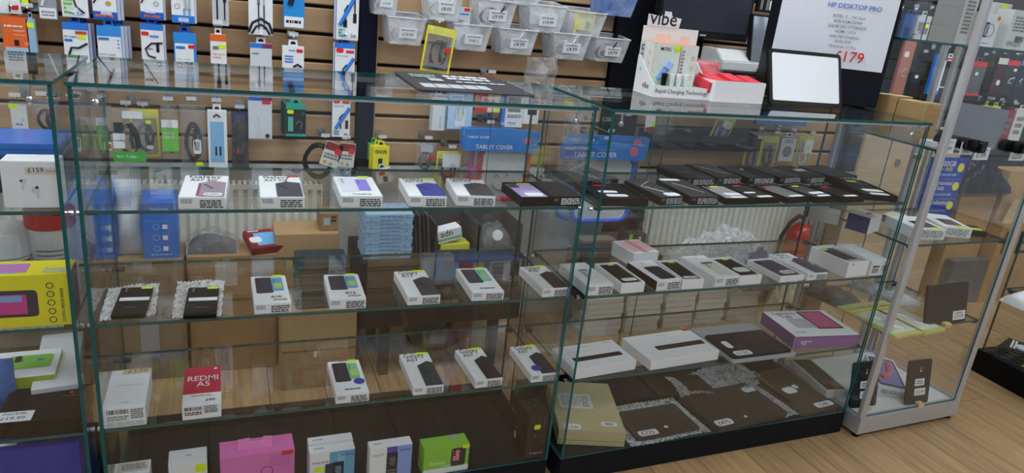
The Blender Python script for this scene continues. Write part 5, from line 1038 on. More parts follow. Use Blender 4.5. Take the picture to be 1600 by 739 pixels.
for i, (x_, ww) in enumerate(((0.050, 0.092), (0.130, 0.062))):
    r = thing('charger_box', ('left' if i == 0 else 'right') + ' car charger box with orange top in the counter display', 'charger box', in_disp(x_ + 0.004, 0.075, 0.0026), YV)
    hh = 0.158; dd = 0.066
    MB().box(-ww / 2, ww / 2, -dd / 2, dd / 2, 0, hh, [1, 0, 1, 1, 1, 1]).build('carton_body', [mat((228, 150, 110), 0.5), mat((222, 224, 220), 0.5)], r, bevel=0.001)
    MB().prism([(-ww * 0.3, 0), (ww * 0.3, 0), (ww * 0.26, 0.024), (-ww * 0.26, 0.024)], -0.001, 0.001, 0, 'y').build('hanging_tab', mat((232, 206, 196), 0.5), r, loc=(0, 0.01, hh - 0.0005))
    if i == 0:
        prints(r, 'front', ww, dd, hh, [('t', 0.22, 0.86, 0.42, 'MiTEC', 'ink'), ('r', 0.12, 0.18, 0.9, 0.84, (216, 226, 214), 'print_panel'), ('t', 0.22, 0.86, 0.42, 'MiTEC', 'ink'), ('w', [(0.25, 0.32), (0.55, 0.55)], 0.010, (130, 160, 214), 'charger_picture'), ('w', [(0.52, 0.52), (0.66, 0.64)], 0.015, (150, 176, 226), 'charger_picture'), ('s', 0.72, 0.86, 0.98, 0.97, 'neon'), ('r', 0.1, 0.05, 0.8, 0.12, 'orange'), ('l', 0.1, 0.13, 0.5, 0.17, 1, 'orange')])
        prints(r, 'left', ww, dd, hh, [('o', 0.6, 0.2 + 0.2 * k, 0.08, 'orange') for k in range(4)])
    else:
        prints(r, 'front', ww, dd, hh, [('o', 0.72, 0.18 + 0.19 * k, 0.1, 'orange') for k in range(4)] + [('l', 0.05, 0.1, 0.2, 0.9, 12, 'grey')])
for i, c in enumerate(('black', 'white', 'white', 'white')):
    o = MB().lathe([(0.0075, 0), (0.0095, 0.034), (0.0100, 0.037), (0.006, 0.0375)], 14).build('charger_plug', mat(c, 0.35), None, in_disp(0.048 + 0.026 * i, 0.026, 0.0345), smooth=False)
    tag(o, ['black charger plug in the mint insert', 'white charger plug next to the black one', 'white charger plug, third from the left', 'white charger plug at the right end'][i], 'charger')
# white open box with red pouches
c, yaw, w_, d_ = pose((1108, 157.5), (1201, 162), (1090, 92), T1, 0.066)
d_ = min(d_, 0.20); c = PZ(1110, 158.5, T1) + Vector((w_ / 2, d_ / 2, 0))
root = thing('open_carton', 'white open cardboard box full of red pouches on the glass top', 'box', (c.x, c.y, T1), 0.04)
h = 0.066; t_ = 0.003
MB().box(-w_ / 2, w_ / 2, -d_ / 2, d_ / 2, 0, t_).box(-w_ / 2, w_ / 2, -d_ / 2, -d_ / 2 + t_, t_, h).box(-w_ / 2, w_ / 2, d_ / 2 - t_, d_ / 2, t_, h).box(-w_ / 2, -w_ / 2 + t_, -d_ / 2 + t_, d_ / 2 - t_, t_, h).box(w_ / 2 - t_, w_ / 2, -d_ / 2 + t_, d_ / 2 - t_, t_, h).build('carton_body', mat((230, 230, 234), 0.5, 0, 0.01), root)
for i in range(3):
    o = MB().box(-0.034, 0.034, -0.05, 0.05, 0, 0.05).build('pouch', mat((212, 56, 72), 0.5), None, (c.x - 0.074 + 0.074 * i, c.y - d_ / 2 + 0.06, T1 + 0.022 + 0.004 * (i % 2)), 0.04, bevel=0.009)
    o.rotation_euler = (0.18, 0, 0.04); tag(o, ['left red pouch', 'middle red pouch', 'right red pouch'][i] + ' at the front of the white open box', 'pouch')
root = thing('pouch_bag', 'red pouches wrapped in clear film at the back of the white box', 'pouch', (c.x - 0.03, c.y + 0.05, T1 + 0.028), 0.04, None, (-0.5, 0, 0.04))
pillow(0.19, 0.10, 0.06, 10, 8, 0.2, 0.4).build('film', FILM, root, smooth=True)
pillow(0.165, 0.085, 0.045, 10, 8, 0.2, 1.4).build('red_pouch', mat((206, 60, 74), 0.5), root, loc=(0, 0, 0.006), smooth=True)
def lean(name, label, cat, bl, br, z, h, tilt, t_, colr, els=None, rim=0.0, yaw=None, screen=None, block=True):
    A_, B_ = PZ(*bl, z), PZ(*br, z)
    yw = math.atan2(B_.y - A_.y, B_.x - A_.x) if yaw is None else yaw
    w_ = (B_ - A_).length; m = (A_ + B_) / 2
    root = thing(name, label, cat, (m.x, m.y, z + 0.0006 + (t_ * math.sin(tilt) if tilt > 0 else 0)), 0, None, (-tilt, 0, yw))
    MB().prism(rrect(-w_ / 2, 0, w_ / 2, h, min(w_, h) * 0.07, 3), 0, t_, 0, 'y').build('housing', mat(colr, 0.3, 0, 0.05), root)
    if screen:
        MB().prism(rrect(-w_ / 2 + rim, rim, w_ / 2 - rim, h - rim, 0.006, 3), -0.0012, 0.0, 0, 'y').build('screen', screen, root)
    if els:
        prints(root, 'front', w_, 0.003, h, els)
    return root, w_, h
lean('tablet', 'tablet with white screen and black frame propped on the glass top', 'tablet', (1202, 164), (1315, 171), T1, 0.182, 0.36, 0.012, (24, 24, 26), None, 0.013, None, mat((226, 228, 232), 0.35, 0, 0.01))
# computer tower with a paper sign
A_ = PZ(1368, 171.5, T1); yw = -0.50
ex = Vector((math.cos(yw), math.sin(yw), 0)); ey = Vector((-ex.y, ex.x, 0))
w_, d_, h = 0.40, 0.16, 0.42
c = A_ - ex * w_ / 2 + ey * d_ / 2
root = thing('desktop_computer', 'black desktop computer tower with a white paper price sign', 'computer', (c.x, c.y, T1), yw)
MB().box(-w_ / 2, w_ / 2, -d_ / 2, d_ / 2, 0.004, h).build('casing', mat((24, 26, 34), 0.4, 0, 0.05), root, bevel=0.003)
for x_ in (-0.16, 0.16): MB().box(x_ - 0.012, x_ + 0.012, -0.05, 0.05, 0, 0.0038).build('foot', BLK, root)
mb = MB(); pw, ph = 0.385, 0.33; vs = []
for j in range(9):
    for i in range(9):
        u, v = i / 8, j / 8
        vs.append(((u - 0.5) * pw, -0.001 - 0.004 * (0.5 + 0.5 * math.sin(5 * u + 2 * v)) * math.sin(math.pi * v), v * ph))
mb.add(vs, [(j * 9 + i, j * 9 + i + 1, j * 9 + i + 10, j * 9 + i + 9) for j in range(8) for i in range(8)])
pp = mb.build('paper_sign', mat((226, 230, 240), 0.6, 0, 0.01), root, loc=(-0.006, -d_ / 2 - 0.001, 0.128), smooth=True)
prints(pp, 'front', pw, 0.014, ph, [('t', 0.40, 0.60, 0.46, 'HP DESKTOP PRO', (50, 90, 190)), ('t', 0.46, 0.505, 0.28, 'INTEL i7 - 7th Gen', 'grey'), ('t', 0.48, 0.455, 0.24, '8GB RAM DDR4', 'grey'), ('t', 0.43, 0.405, 0.34, '256GB SSD STORAGE', 'grey'), ('t', 0.51, 0.355, 0.18, 'HDMI / VGA', 'grey'), ('t', 0.47, 0.305, 0.26, 'Intel HD Graphics', 'grey'), ('t', 0.53, 0.255, 0.14, 'DVD RW', 'grey'), ('t', 0.48, 0.205, 0.24, 'Windows 11 Pro', 'grey'), ('t', 0.55, 0.07, 0.26, '\u00a3179', 'red')])
# monitor, white printer and display on a wall shelf
root = thing('wall_shelf', 'thin black shelf on the slatted wall under the monitor', 'shelf', (2.52, 0, 1.215), 0)
MB().box(-0.5, 0.5, 0.86, YW - 0.0075, 0, 0.012).build('board', mat((26, 26, 28), 0.4), root)
for x_ in (-0.4, 0.4): MB().prism([(YW - 0.0075, -0.08), (YW - 0.0075, -0.0005), (0.95, -0.0005)], x_ - 0.003, x_ + 0.003, 0, 'x').build('bracket', BLK, root)
SHZ = 1.2275
x, w_, zb, h = dims(1038, -60, 1180, 61, 1.05)
root = thing('monitor', 'black flat computer monitor above the white cardboard display', 'monitor', (x, 1.08, SHZ), -0.05)
MB().box(-w_ / 2, w_ / 2, -0.02, 0.015, zb - SHZ, zb - SHZ + h).build('bezel', mat((30, 31, 35), 0.35), root, bevel=0.003)
MB().box(-w_ / 2 + 0.014, w_ / 2 - 0.014, -0.0215, -0.0205, zb - SHZ + 0.03, zb - SHZ + h - 0.014).build('screen', mat((52, 54, 62), 0.18), root)
MB().box(-0.03, 0.03, 0.0155, 0.045, 0.004, zb - SHZ + 0.12).box(-0.11, 0.11, -0.04, 0.06, 0, 0.0038).build('stand', BLK, root)
MB().box(-0.015, 0.015, -0.0212, -0.0203, zb - SHZ + 0.010, zb - SHZ + 0.016).build('maker_badge', mat('lgrey', 0.4), root)
a_, b_ = PY(1128, 100, 0.9), PY(1200, 106, 0.9)
root = thing('receipt_printer', 'white receipt printer with sloped front beside the monitor', 'printer', ((a_.x + b_.x) / 2, 0.98, SHZ), 0)
w_ = b_.x - a_.x
MB().prism([(-0.08, 0), (0.08, 0), (0.08, 0.085), (-0.02, 0.085), (-0.08, 0.04)], -w_ / 2, w_ / 2, 0, 'x').build('printer_body', mat((206, 206, 204), 0.4), root, bevel=0.004)
MB().box(-w_ / 2 + 0.02, w_ / 2 - 0.02, -0.01, 0.03, 0.0852, 0.0885).build('paper_slot', mat('grey', 0.4), root)
x, w_, zb, h = dims(1186, 24, 1243, 80, 0.88)
root = thing('pos_display', 'black touch display reflecting a lamp, between monitor and computer', 'display', (x, 0.91, SHZ), 0.0)
MB().box(-w_ / 2, w_ / 2, -0.012, 0.012, 0.02, h + zb - SHZ + 0.0).build('housing', mat((26, 27, 30), 0.3), root, bevel=0.003, mw=Matrix.Rotation(-0.2, 4, 'X'))
MB().box(-w_ / 2 + 0.008, w_ / 2 - 0.008, -0.0135, -0.0125, 0.03, h + zb - SHZ - 0.01).build('screen', mat((110, 118, 130), 0.08), root, mw=Matrix.Rotation(-0.2, 4, 'X'))
MB().box(-0.05, 0.05, -0.03, 0.05, 0, 0.0185).build('stand', BLK, root)
cable_bag('yellow box of adaptors behind the computer sign', 'yellow adaptor box', 1240, 0, 1262, 60, 0.99, mat((226, 200, 40), 0.4), None, None, None, hk=True, cat='adaptor pack', name='adaptor_pack')
hang_pack('white pack with skyline card above the touch display', 'white card pack above display', 1216, -20, 1240, 26, (200, 200, 194), [('s', 0.3, 0.1, 0.8, 0.5, 'white', 'label'), ('t', 0.1, 0.7, 0.8, 'SIMPLE', 'ink')])
hang_pack('black striped pack beside the monitor', 'black striped pack', 1186, -20, 1212, 20, (30, 30, 32), [('r', 0.15, 0.1, 0.3, 0.9, 'grey'), ('r', 0.5, 0.1, 0.65, 0.9, 'grey'), ('s', 0.7, 0.1, 0.95, 0.5, 'white', 'label')])

# ================================================================== tower cabinet contents
def tstand(name, label, x0, x1, yb, yt, depth, z, colr, els=None, yaw=TYAW, side=None, cat='box', leftels=None, Yp=None):
    A_, B_ = (PZ(x0, yb[0], z), PZ(x1, yb[1], z)) if Yp is None else (PY(x0, yb[0], Yp), PY(x1, yb[1], Yp))
    yw = math.atan2(B_.y - A_.y, B_.x - A_.x) if yaw is None else yaw
    ex = Vector((math.cos(yw), math.sin(yw), 0)); ey = Vector((-ex.y, ex.x, 0))
    w_ = (B_ - A_).dot(ex); c = A_ + ex * w_ / 2 + ey * depth / 2
    mid = (A_ + B_) / 2
    h = PY((x0 + x1) / 2 + 5, yt, mid.y).z - z
    root = thing(name, label, cat, (c.x, c.y, z), yw)
    MB().box(-w_ / 2, w_ / 2, -depth / 2, depth / 2, 0, h, [1, 1, 0, 1, 1, 1]).build('carton_body', [mat(colr, 0.5, 0, 0.02), mat(side or colr, 0.5, 0, 0.02)], root, bevel=0.001)
    if els: prints(root, 'front', w_, depth, h, els)
    if leftels: prints(root, 'left', w_, depth, h, leftels)
    return root
tstand('watch_box', 'white watch box with a silver band and orange logo on the upper shelf', 1519, 1552, (71, 74), 20, 0.06, TS[3], 'white', [('p', 0.34, 0.28, 0.54, 0.74, (54, 66, 84)), ('r', 0.38, 0.34, 0.5, 0.68, (120, 150, 190), 'screen_picture'), ('o', 0.62, 0.5, 0.22, 'lgrey'), ('s', 0.04, 0.88, 0.3, 0.99, 'neon'), ('c', 0.9, 0.88, 0.07, 'orange'), ('l', 0.2, 0.08, 0.7, 0.12, 1, 'grey')], side=(190, 192, 190), Yp=0.06)
tstand('watch_box', 'white box with small text and black watch at the right edge', 1568, 1612, (74, 78), 16, 0.06, TS[3], (214, 216, 214), [('l', 0.12, 0.45, 0.6, 0.85, 5, 'grey'), ('z', 0.3, 0.2, 0.6, 0.35, 'ink'), ('t', 0.05, 0.08, 0.5, 'SPIGEN', 'grey'), ('c', 0.85, 0.3, 0.16, 'dark')], Yp=0.05)
tstand('watch_box', 'grey box with printed narrow side behind the front post', 1490, 1512, (69, 68), -10, 0.1, TS[3], (206, 206, 208), [('l', 0.2, 0.2, 0.8, 0.9, 9, 'grey')], side=(150, 152, 154), Yp=0.08)
tstand('watch_box', 'cream watch box with yellow sticker behind the white ones', 1544, 1570, (50, 52), 4, 0.05, TS[3], (206, 206, 198), [('p', 0.3, 0.1, 0.7, 0.8, (50, 50, 52)), ('s', 0.35, 0.86, 0.7, 0.98, 'neon')], Yp=0.16)
tstand('watch_box', 'blue and white box high in the tower beside the rear rail', 1486, 1506, (30, 31), -14, 0.05, TS[3], 'white', [('r', 0, 0, 0.2, 1, DB), ('s', 0.3, 0.1, 0.7, 0.3, 'neon')], Yp=0.22)
# shelf with watches
for (xa, xb, ya, yb, h_, lb) in ((2.497, 2.575, 0.096, 0.208, 0.134, 'brown cardboard parcel nearer the front in the tower'), (2.494, 2.572, 0.214, 0.318, 0.138, 'brown cardboard parcel behind the other one in the tower')):
    root = thing('parcel_box', lb, 'box', ((xa + xb) / 2, (ya + yb) / 2, TS[2]), TYAW)
    wx, wy = (xb - xa) / 2, (yb - ya) / 2
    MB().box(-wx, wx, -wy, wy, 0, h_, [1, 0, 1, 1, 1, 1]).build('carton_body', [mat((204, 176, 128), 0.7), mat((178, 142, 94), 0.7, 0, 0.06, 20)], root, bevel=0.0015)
    MB().box(-wx * 0.98, wx * 1.0, -wy, -wy * 0.1, h_ + 0.0005, h_ + 0.0025).build('flap', CARDL, root)
root = thing('laptop_box', 'flat white box under the watches at the left of the tower shelf', 'box', (2.585, 0.062, TS[2]), TYAW)
MB().box(-0.085, 0.085, -0.026, 0.026, 0, 0.018).build('carton_body', WHT, root, bevel=0.001)
lean('laptop_box', 'flat grey box with white edge leaning in the tower', 'box', (1474, 220), (1552, 236), TS[2], 0.14, 0.12, 0.02, (120, 124, 134))
for i, (px_, py_, lb) in enumerate(((1474, 231, 'black smart watch at the left of the watch shelf'), (1496, 233, 'black smart watch, second on the watch shelf'), (1514, 237, 'black smart watch, third on the watch shelf'), (1532, 241, 'black smart watch behind the 189 price card'), (1576, 239, 'black smart watch near the right edge'), (1596, 242, 'black smart watch at the right edge'))):
    p = PZ(px_, py_, TS[2])
    root = thing('smart_watch', lb, 'watch', (p.x, p.y, TS[2]), 0.25)
    MB().tube([(0.024 * math.cos(a), 0.018 + 0.001 * math.sin(3 * a), 0.0225 + 0.021 * math.sin(a)) for a in [2 * math.pi * k / 16 for k in range(16)]], [0.0012 + 0.0006] * 16, 6, 0, True).build('strap', mat((22, 22, 25), 0.4), root)
    mb = MB()
    for k in range(16):
        a0, a1 = 2 * math.pi * k / 16, 2 * math.pi * (k + 1) / 16
        mb.add([(0.024 * math.cos(a), y, 0.0225 + 0.021 * math.sin(a)) for a in (a0, a1) for y in (0.006, 0.030)], [(0, 2, 3, 1)])
    mb.build('strap_band', mat((24, 24, 27), 0.45), root)
    MB().prism(rrect(-0.019, 0.005, 0.019, 0.043, 0.008, 3), -0.006, 0.004, 0, 'y').build('watch_case', mat((16, 16, 18), 0.15), root, loc=(0, 0, 0.0))
for i, (x0_, y0_, x1_, y1_, tx, lb) in enumerate(((1470, 217, 1492, 240, '\u00a3199', 'white price card reading 199 hanging beside the front post'), (1500, 222, 1522, 242, '\u00a3220', 'white price card reading 220 on the watch shelf'), (1521, 230, 1546, 250, '\u00a3189', 'white price card reading 189 hanging from the watch shelf'), (1577, 235, 1602, 251, '\u00a3250', 'white price card reading 250 at the right edge'))):
    Y_ = TWY + 0.020 + 0.05 * TYAW + i * 0.004
    x, w_, zb, h = dims(x0_, y0_, x1_, y1_, Y_)
    root = thing('price_card', lb, 'price card', (x, Y_, zb), TYAW)
    MB().box(-w_ / 2, w_ / 2, -0.0006, 0.0006, 0, h).box(-w_ / 2, w_ / 2, 0.0006, 0.012, max(0.001, TS[2] - zb), max(0.002, TS[2] - zb + 0.0012)).build('card', WHT, root)
    prints(root, 'front', w_, 0.0012, h, [('t', 0.2, 0.2, 0.6, tx, 'ink'), ('l', 0.12, 0.72, 0.88, 0.84, 1, 'grey')])
# shelf with white phone boxes
carton('phone_box', 'white phone box with dark screen picture, left on the tower middle shelf', (1462, 388), (1497, 383), (1418, 349), TS[1], 0.04, els=[('p', 0.3, 0.1, 0.85, 0.6, (90, 70, 84)), ('s', 0.6, 0.02, 0.95, 0.12, 'neon')], front=[('l', 0.08, 0.12, 0.92, 0.85, 6, 'grey')])
carton('phone_box', 'white phone box with yellow sticker, right on the tower middle shelf', (1509, 384), (1541, 380), (1470, 345), TS[1], 0.038, els=[('p', 0.25, 0.15, 0.8, 0.6, (110, 96, 104)), ('s', 0.5, 0.02, 0.9, 0.14, 'neon')], front=[('l', 0.08, 0.12, 0.92, 0.85, 6, 'grey')])
carton('phone_box', 'black and lime pack beside the white boxes in the tower', (1546, 380), (1560, 377), (1528, 360), TS[1], 0.022, (40, 44, 36), (30, 30, 30), els=[('s', 0.1, 0.2, 0.9, 0.5, 'neon')])
carton('phone_box', 'white box with deep blue side at the left of the tower middle shelf', (1354, 367), (1380, 363), (1326, 331), TS[1], 0.062, 'offwhite', 'white', left=(44, 54, 110), els=[('s', 0.4, 0.3, 0.8, 0.5, (230, 90, 70))])
carton('phone_box', 'pale grey white box at the back of the tower middle shelf', (1308, 352), (1328, 350), (1266, 324), TS[1], 0.045, (200, 202, 200), (190, 194, 196), els=[('s', 0.6, 0.7, 0.9, 0.85, 'neon')])
carton('phone_box', 'white box with maroon side lying in the tower', (1400, 353), (1422, 350), (1378, 334), TS[1], 0.03, 'offwhite', 'white', left=(120, 40, 50), els=[('s', 0.3, 0.4, 0.7, 0.6, 'neon')])
# tablet shelf
def wood_block(label, px_, py_, z, w_=0.03, yaw=TYAW):
    p = PZ(px_, py_, z)
    o = MB().prism(rrect(-w_ / 2 * 1.2, -0.010, w_ / 2 * 1.2, 0.012, 0.003, 2), 0, 0.014).build('wooden_stand', mat((206, 178, 132), 0.6, 0, 0.12, 8, 0, 'wood'), None, (p.x, p.y, z), yaw)
    return tag(o, label, 'stand')
lean('tablet', 'black tablet with 79.99 price label standing in the tower', 'tablet', (1444, 512), (1508, 503), TS[0], 0.155, 0.22, 0.008, (20, 24, 30), [('r', 0.66, 0.08, 0.96, 0.3, 'white', 'label'), ('t', 0.7, 0.12, 0.22, '\u00a379.99', 'ink'), ('l', 0.7, 0.22, 0.92, 0.28, 1, 'grey')], 0.003, None, mat((24, 32, 40), 0.06))
wood_block('wooden rest in front of the tablet in the tower', 1478, 510, TS[0])
for i, (q, lb) in enumerate(((((1331, 482), (1370, 476), (1418, 522), (1372, 530)), 'left lime pack of white earbuds lying in the tower'), (((1375, 478), (1412, 474), (1444, 516), (1416, 524)), 'right lime pack of white earbuds lying in the tower'))):
    quad_slab('cable_pack', lb, 'cable pack', q, TS[0], 0.010, (182, 182, 110), els=[('r', 0.1, 0.08, 0.9, 0.72, (206, 208, 190), 'window_film'), ('w', [(0.3, 0.6), (0.5, 0.45), (0.4, 0.3), (0.6, 0.15)], 0.005, 'white', 'cable_picture'), ('t', 0.1, 0.82, 0.7, 'XL HANGER', (110, 110, 30)), ('r', 0.0, 0.76, 1.0, 0.8, 'yellow')])
def heap(name, label, cat, px_, py_, z, w_, d_, h_, film, seed, yaw=0.0, inner=None, kind=None):
    p = PZ(px_, py_, z)
    rnd = random.Random(seed); ph = [rnd.uniform(0, 6) for _ in range(6)]
    def fn(u, v):
        e = max(0.0, math.sin(math.pi * u) * math.sin(math.pi * v)) ** 0.38
        return 0.001 + h_ * e * (0.78 + 0.10 * math.sin(ph[0] + 7 * u + 4 * v) + 0.07 * math.sin(ph[1] + 15 * v - 6 * u) + 0.05 * math.sin(ph[2] + 31 * u + 19 * v) + 0.03 * math.sin(ph[3] + 47 * u - 23 * v))
    root = thing(name, label, cat, (p.x, p.y, z), yaw)
    MB().sheet(w_, d_, 26, 20, fn).build('film', film, root, smooth=True)
    if inner:
        MB().sheet(w_ * 0.85, d_ * 0.85, 14, 12, lambda u, v: 0.0006 + max(0, fn(u, v) * 0.7)).build('contents', mat(inner, 0.6, 0, 0.2, 14), root, smooth=True)
    return root
heap('cable_bag', 'smoky bag of dark cables at the back of the tower tablet shelf', 'cable pack', 1300, 466, TS[0], 0.16, 0.16, 0.05, SMOKE, 3, 0.2, (50, 50, 54))
heap('cable_bag', 'clear bag of grey adaptors in the tower behind the lime packs', 'cable pack', 1352, 450, TS[0], 0.15, 0.12, 0.045, FILM, 5, 0.4, (120, 122, 126))
heap('cable_bag', 'clear bag of white adaptors beside the tower tablet', 'cable pack', 1404, 468, TS[0], 0.13, 0.15, 0.04, FILM, 8, -0.2, (176, 178, 184))
# tower deck
LP = lambda tx: [('r', 0.3, 0.42, 0.72, 0.58, 'white', 'label'), ('l', 0.36, 0.45, 0.66, 0.55, 2, 'grey'), ('r', 0.32, 0.2, 0.80, 0.36, 'white', 'label'), ('t', 0.38, 0.24, 0.36, tx, 'ink'), ('c', 0.5, 0.82, 0.04, 'grey', 'camera_lens'), ('c', 0.5, 0.76, 0.03, 'white', 'flash')]
lean('smartphone', 'black phone with two white labels standing at the tower front', 'phone', (1414, 634), (1449, 629), TB, 0.178, 0.2, 0.009, (44, 44, 48), LP('\u00a359.99'))
wood_block('wooden rest under the phone at the tower front', 1436, 634, TB, 0.026)
lean('smartphone', 'black phone with two white labels standing at the tower left side', 'phone', (1328, 639), (1368, 634), TB, 0.178, 0.22, 0.009, (38, 38, 42), LP('\u00a389.99'))
wood_block('wooden rest under the phone at the tower left side', 1354, 640, TB, 0.026)
carton('phone_box', 'white phone box with pink and blue phone lying on the tower floor', (1370, 614), (1408, 603), (1352, 553), TB, 0.03, els=[('p', 0.06, 0.08, 0.94, 0.95, (60, 66, 110)), ('r', 0.12, 0.14, 0.88, 0.9, (140, 140, 196), 'screen_picture'), ('w', [(0.25, 0.3), (0.6, 0.5), (0.7, 0.8)], 0.012, (220, 110, 120), 'screen_picture')], front=[('l', 0.1, 0.2, 0.9, 0.8, 4, 'grey')])
tray('phone_tray', 'white open box with black phone at the back left of the tower floor', 'black phone in the white box at the back left of the tower floor', (1288, 622), (1315, 615), (1234, 560), TB, 0.034, 'white', (34, 34, 38), None, rim=0.006)
# case at the right edge
BPX, BPY = PZ(1584, 556, 0.12).x, PZ(1584, 556, 0.12).y
for i in range(5):
    r = thing('blister_pack', ORD[i] + ' flat earphone blister pack stacked in the right edge case', 'pack', (BPX + 0.012 * i, BPY - 0.006 * i, 0.1085 + 0.0125 * i), 0.25 + 0.06 * i, 'stacked blister packs')
    MB().box(-0.07, 0.07, -0.09, 0.09, 0, 0.004).build('card', mat((40, 42, 44), 0.4), r)
    MB().lathe([(0.032, 0.0041), (0.030, 0.011), (0.02, 0.012)], 14, 0, (-0.02, 0.02)).build('blister', mat((206, 208, 212), 0.2), r)
    prints(r, 'top', 0.14, 0.18, 0.004, [('r', 0.05, 0.06, 0.5, 0.2, 'neon'), ('l', 0.1, 0.75, 0.9, 0.9, 2, 'white')])
heap('plastic_bag', 'white plastic bags on the shelf of the right edge case', 'plastic bag', 1604, 478, 0.4265, 0.16, 0.14, 0.07, mat((206, 208, 210), 0.4, 0, 0.1, 30), 6)

# ================================================================== staff side: radiators, boxes and clutter behind the cases
def radiator(label, xa, xb, z0=0.12, z1=0.665, Y=1.085):
    root = thing('radiator', label, 'radiator', ((xa + xb) / 2, Y, 0), 0); w_ = xb - xa
    mb = MB(); n = int(w_ / 0.033); prof = []
    for k in range(n):
        x0 = -w_ / 2 + w_ * k / n; p = w_ / n
        prof += [(x0 + p * 0.08, 0.0), (x0 + p * 0.55, 0.0), (x0 + p * 0.66, 0.010), (x0 + p * 0.97, 0.010)]
    vs = [(x, y, z) for z in (z0, z1 - 0.02) for x, y in prof]; m_ = len(prof)
    mb.add(vs, [(i, i + 1, m_ + i + 1, m_ + i) for i in range(m_ - 1)])
    mb.build('front_panel', mat((214, 214, 206), 0.4), root)
    MB().box(-w_ / 2, w_ / 2, 0.014, 0.065, z0, z1 - 0.02).build('convector', mat((170, 170, 164), 0.5), root)
    mb = MB()
    for k in range(int(w_ / 0.02)):
        x0 = -w_ / 2 + 0.02 * k; mb.box(x0, x0 + 0.012, 0.004, 0.062, z1 - 0.006, z1)
    mb.box(-w_ / 2, w_ / 2, 0.0, 0.004, z1 - 0.019, z1).box(-w_ / 2, w_ / 2, 0.062, 0.066, z1 - 0.019, z1)
    mb.build('top_grille', mat((208, 208, 200), 0.4), root)
    for s in (-1, 1): MB().box(min(s * w_ / 2, s * (w_ / 2 + 0.006)), max(s * w_ / 2, s * (w_ / 2 + 0.006)), 0, 0.066, z0, z1).build('side_cover', mat((210, 210, 202), 0.4), root)
    MB().cyl((w_ / 2 + 0.03, 0.03, 0.0), (w_ / 2 + 0.03, 0.03, z0 + 0.06), 0.008, 10).cyl((w_ / 2 + 0.0065, 0.03, z0 + 0.05), (w_ / 2 + 0.03, 0.03, z0 + 0.05), 0.007, 8).build('feed_pipe', mat('offwhite', 0.4), root)
    MB().box(-0.03, 0.03, 0.0655, YW - 0.0005 - Y, z1 - 0.1, z1 - 0.06).build('wall_bracket', mat('grey', 0.4), root)
radiator('white panel radiator behind the middle case', -0.55, 0.632)
radiator('white panel radiator behind the right case', 2.10, 2.98)
def wbox(name, label, x0, y0, x1, y1, Y, depth, colr, els=None, zb=None, cat='box', topc=None, yaw=0.0, rough=0.7):
    x, w_, z, h = dims(x0, y0, x1, y1, Y)
    top = z + h
    if zb is not None: z = zb
    h = top - z
    root = thing(name, label, cat, (x, Y + depth / 2, z), yaw)
    MB().box(-w_ / 2, w_ / 2, -depth / 2, depth / 2, 0, h, [1, 0, 1, 1, 1, 1]).build('carton_body', [mat(topc or colr, rough, 0, 0.06, 15), mat(colr, rough, 0, 0.06, 15)], root, bevel=0.0015)
    if els: prints(root, 'front', w_, depth, h, els)
    return root, w_, z + h
BR, BR2 = (158, 124, 86), (176, 144, 104)
# floor standing cartons
_, _, zA = wbox('cardboard_box', 'tall brown cardboard carton behind the first phone boxes', 296, 400, 432, 565, 0.88, 0.17, BR, [('r', 0.0, 0.62, 1.0, 0.64, (130, 98, 62), 'fold_line'), ('r', 0.3, 0.75, 0.55, 0.95, (186, 180, 170), 'label'), ('r', 0.72, 0.7, 0.98, 0.98, (180, 176, 170), 'label')], zb=0.0005)
_, _, zC = wbox('cardboard_box', 'grey brown cardboard carton at the left behind the bubble wrap', 140, 408, 290, 560, 0.86, 0.19, (132, 110, 84), [('r', 0.5, 0.2, 0.7, 0.55, (150, 150, 160), 'label')], zb=0.0005)
_, _, zB = wbox('cardboard_box', 'wide brown carton under the stack of dark cases', 440, 484, 556, 600, 0.70, 0.15, BR2, [('r', 0.0, 0.48, 1.0, 0.5, (140, 108, 70), 'fold_line')], zb=0.0005)
_, _, zD = wbox('cardboard_box', 'brown carton with open flaps behind the dark cases', 430, 366, 528, 500, 0.90, 0.16, BR2, None, zb=0.0005)
wbox('cardboard_box', 'small cardboard box with white label on top of the flapped carton', 500, 334, 528, 368, 0.93, 0.10, (150, 120, 88), [('r', 0.2, 0.35, 0.55, 0.75, 'lgrey', 'label'), ('l', 0.62, 0.5, 0.9, 0.9, 2, 'ink')], zb=zD + 0.0005)
for i in range(6):
    root = thing('tablet_case', ORD[i] + ' dark teal padded case in the pile on the wide brown carton', 'tablet case', (PY(502, 440, 0.72).x + 0.004 * (i % 2), 0.775, zB + 0.0005 + i * 0.0295), 0.02 * (-1) ** i, 'piled dark teal cases')
    MB().prism(rrect(-0.088, -0.068, 0.088, 0.068, 0.012, 3), 0, 0.028).build('case_shell', mat((38, 58, 66) if i == 5 else (58, 74, 82), 0.3, 0, 0.1, 20), root, bevel=0.003)
    MB().box(-0.084, 0.084, -0.0695, -0.0685, 0.012, 0.016).build('zip', mat((90, 98, 104), 0.4), root)
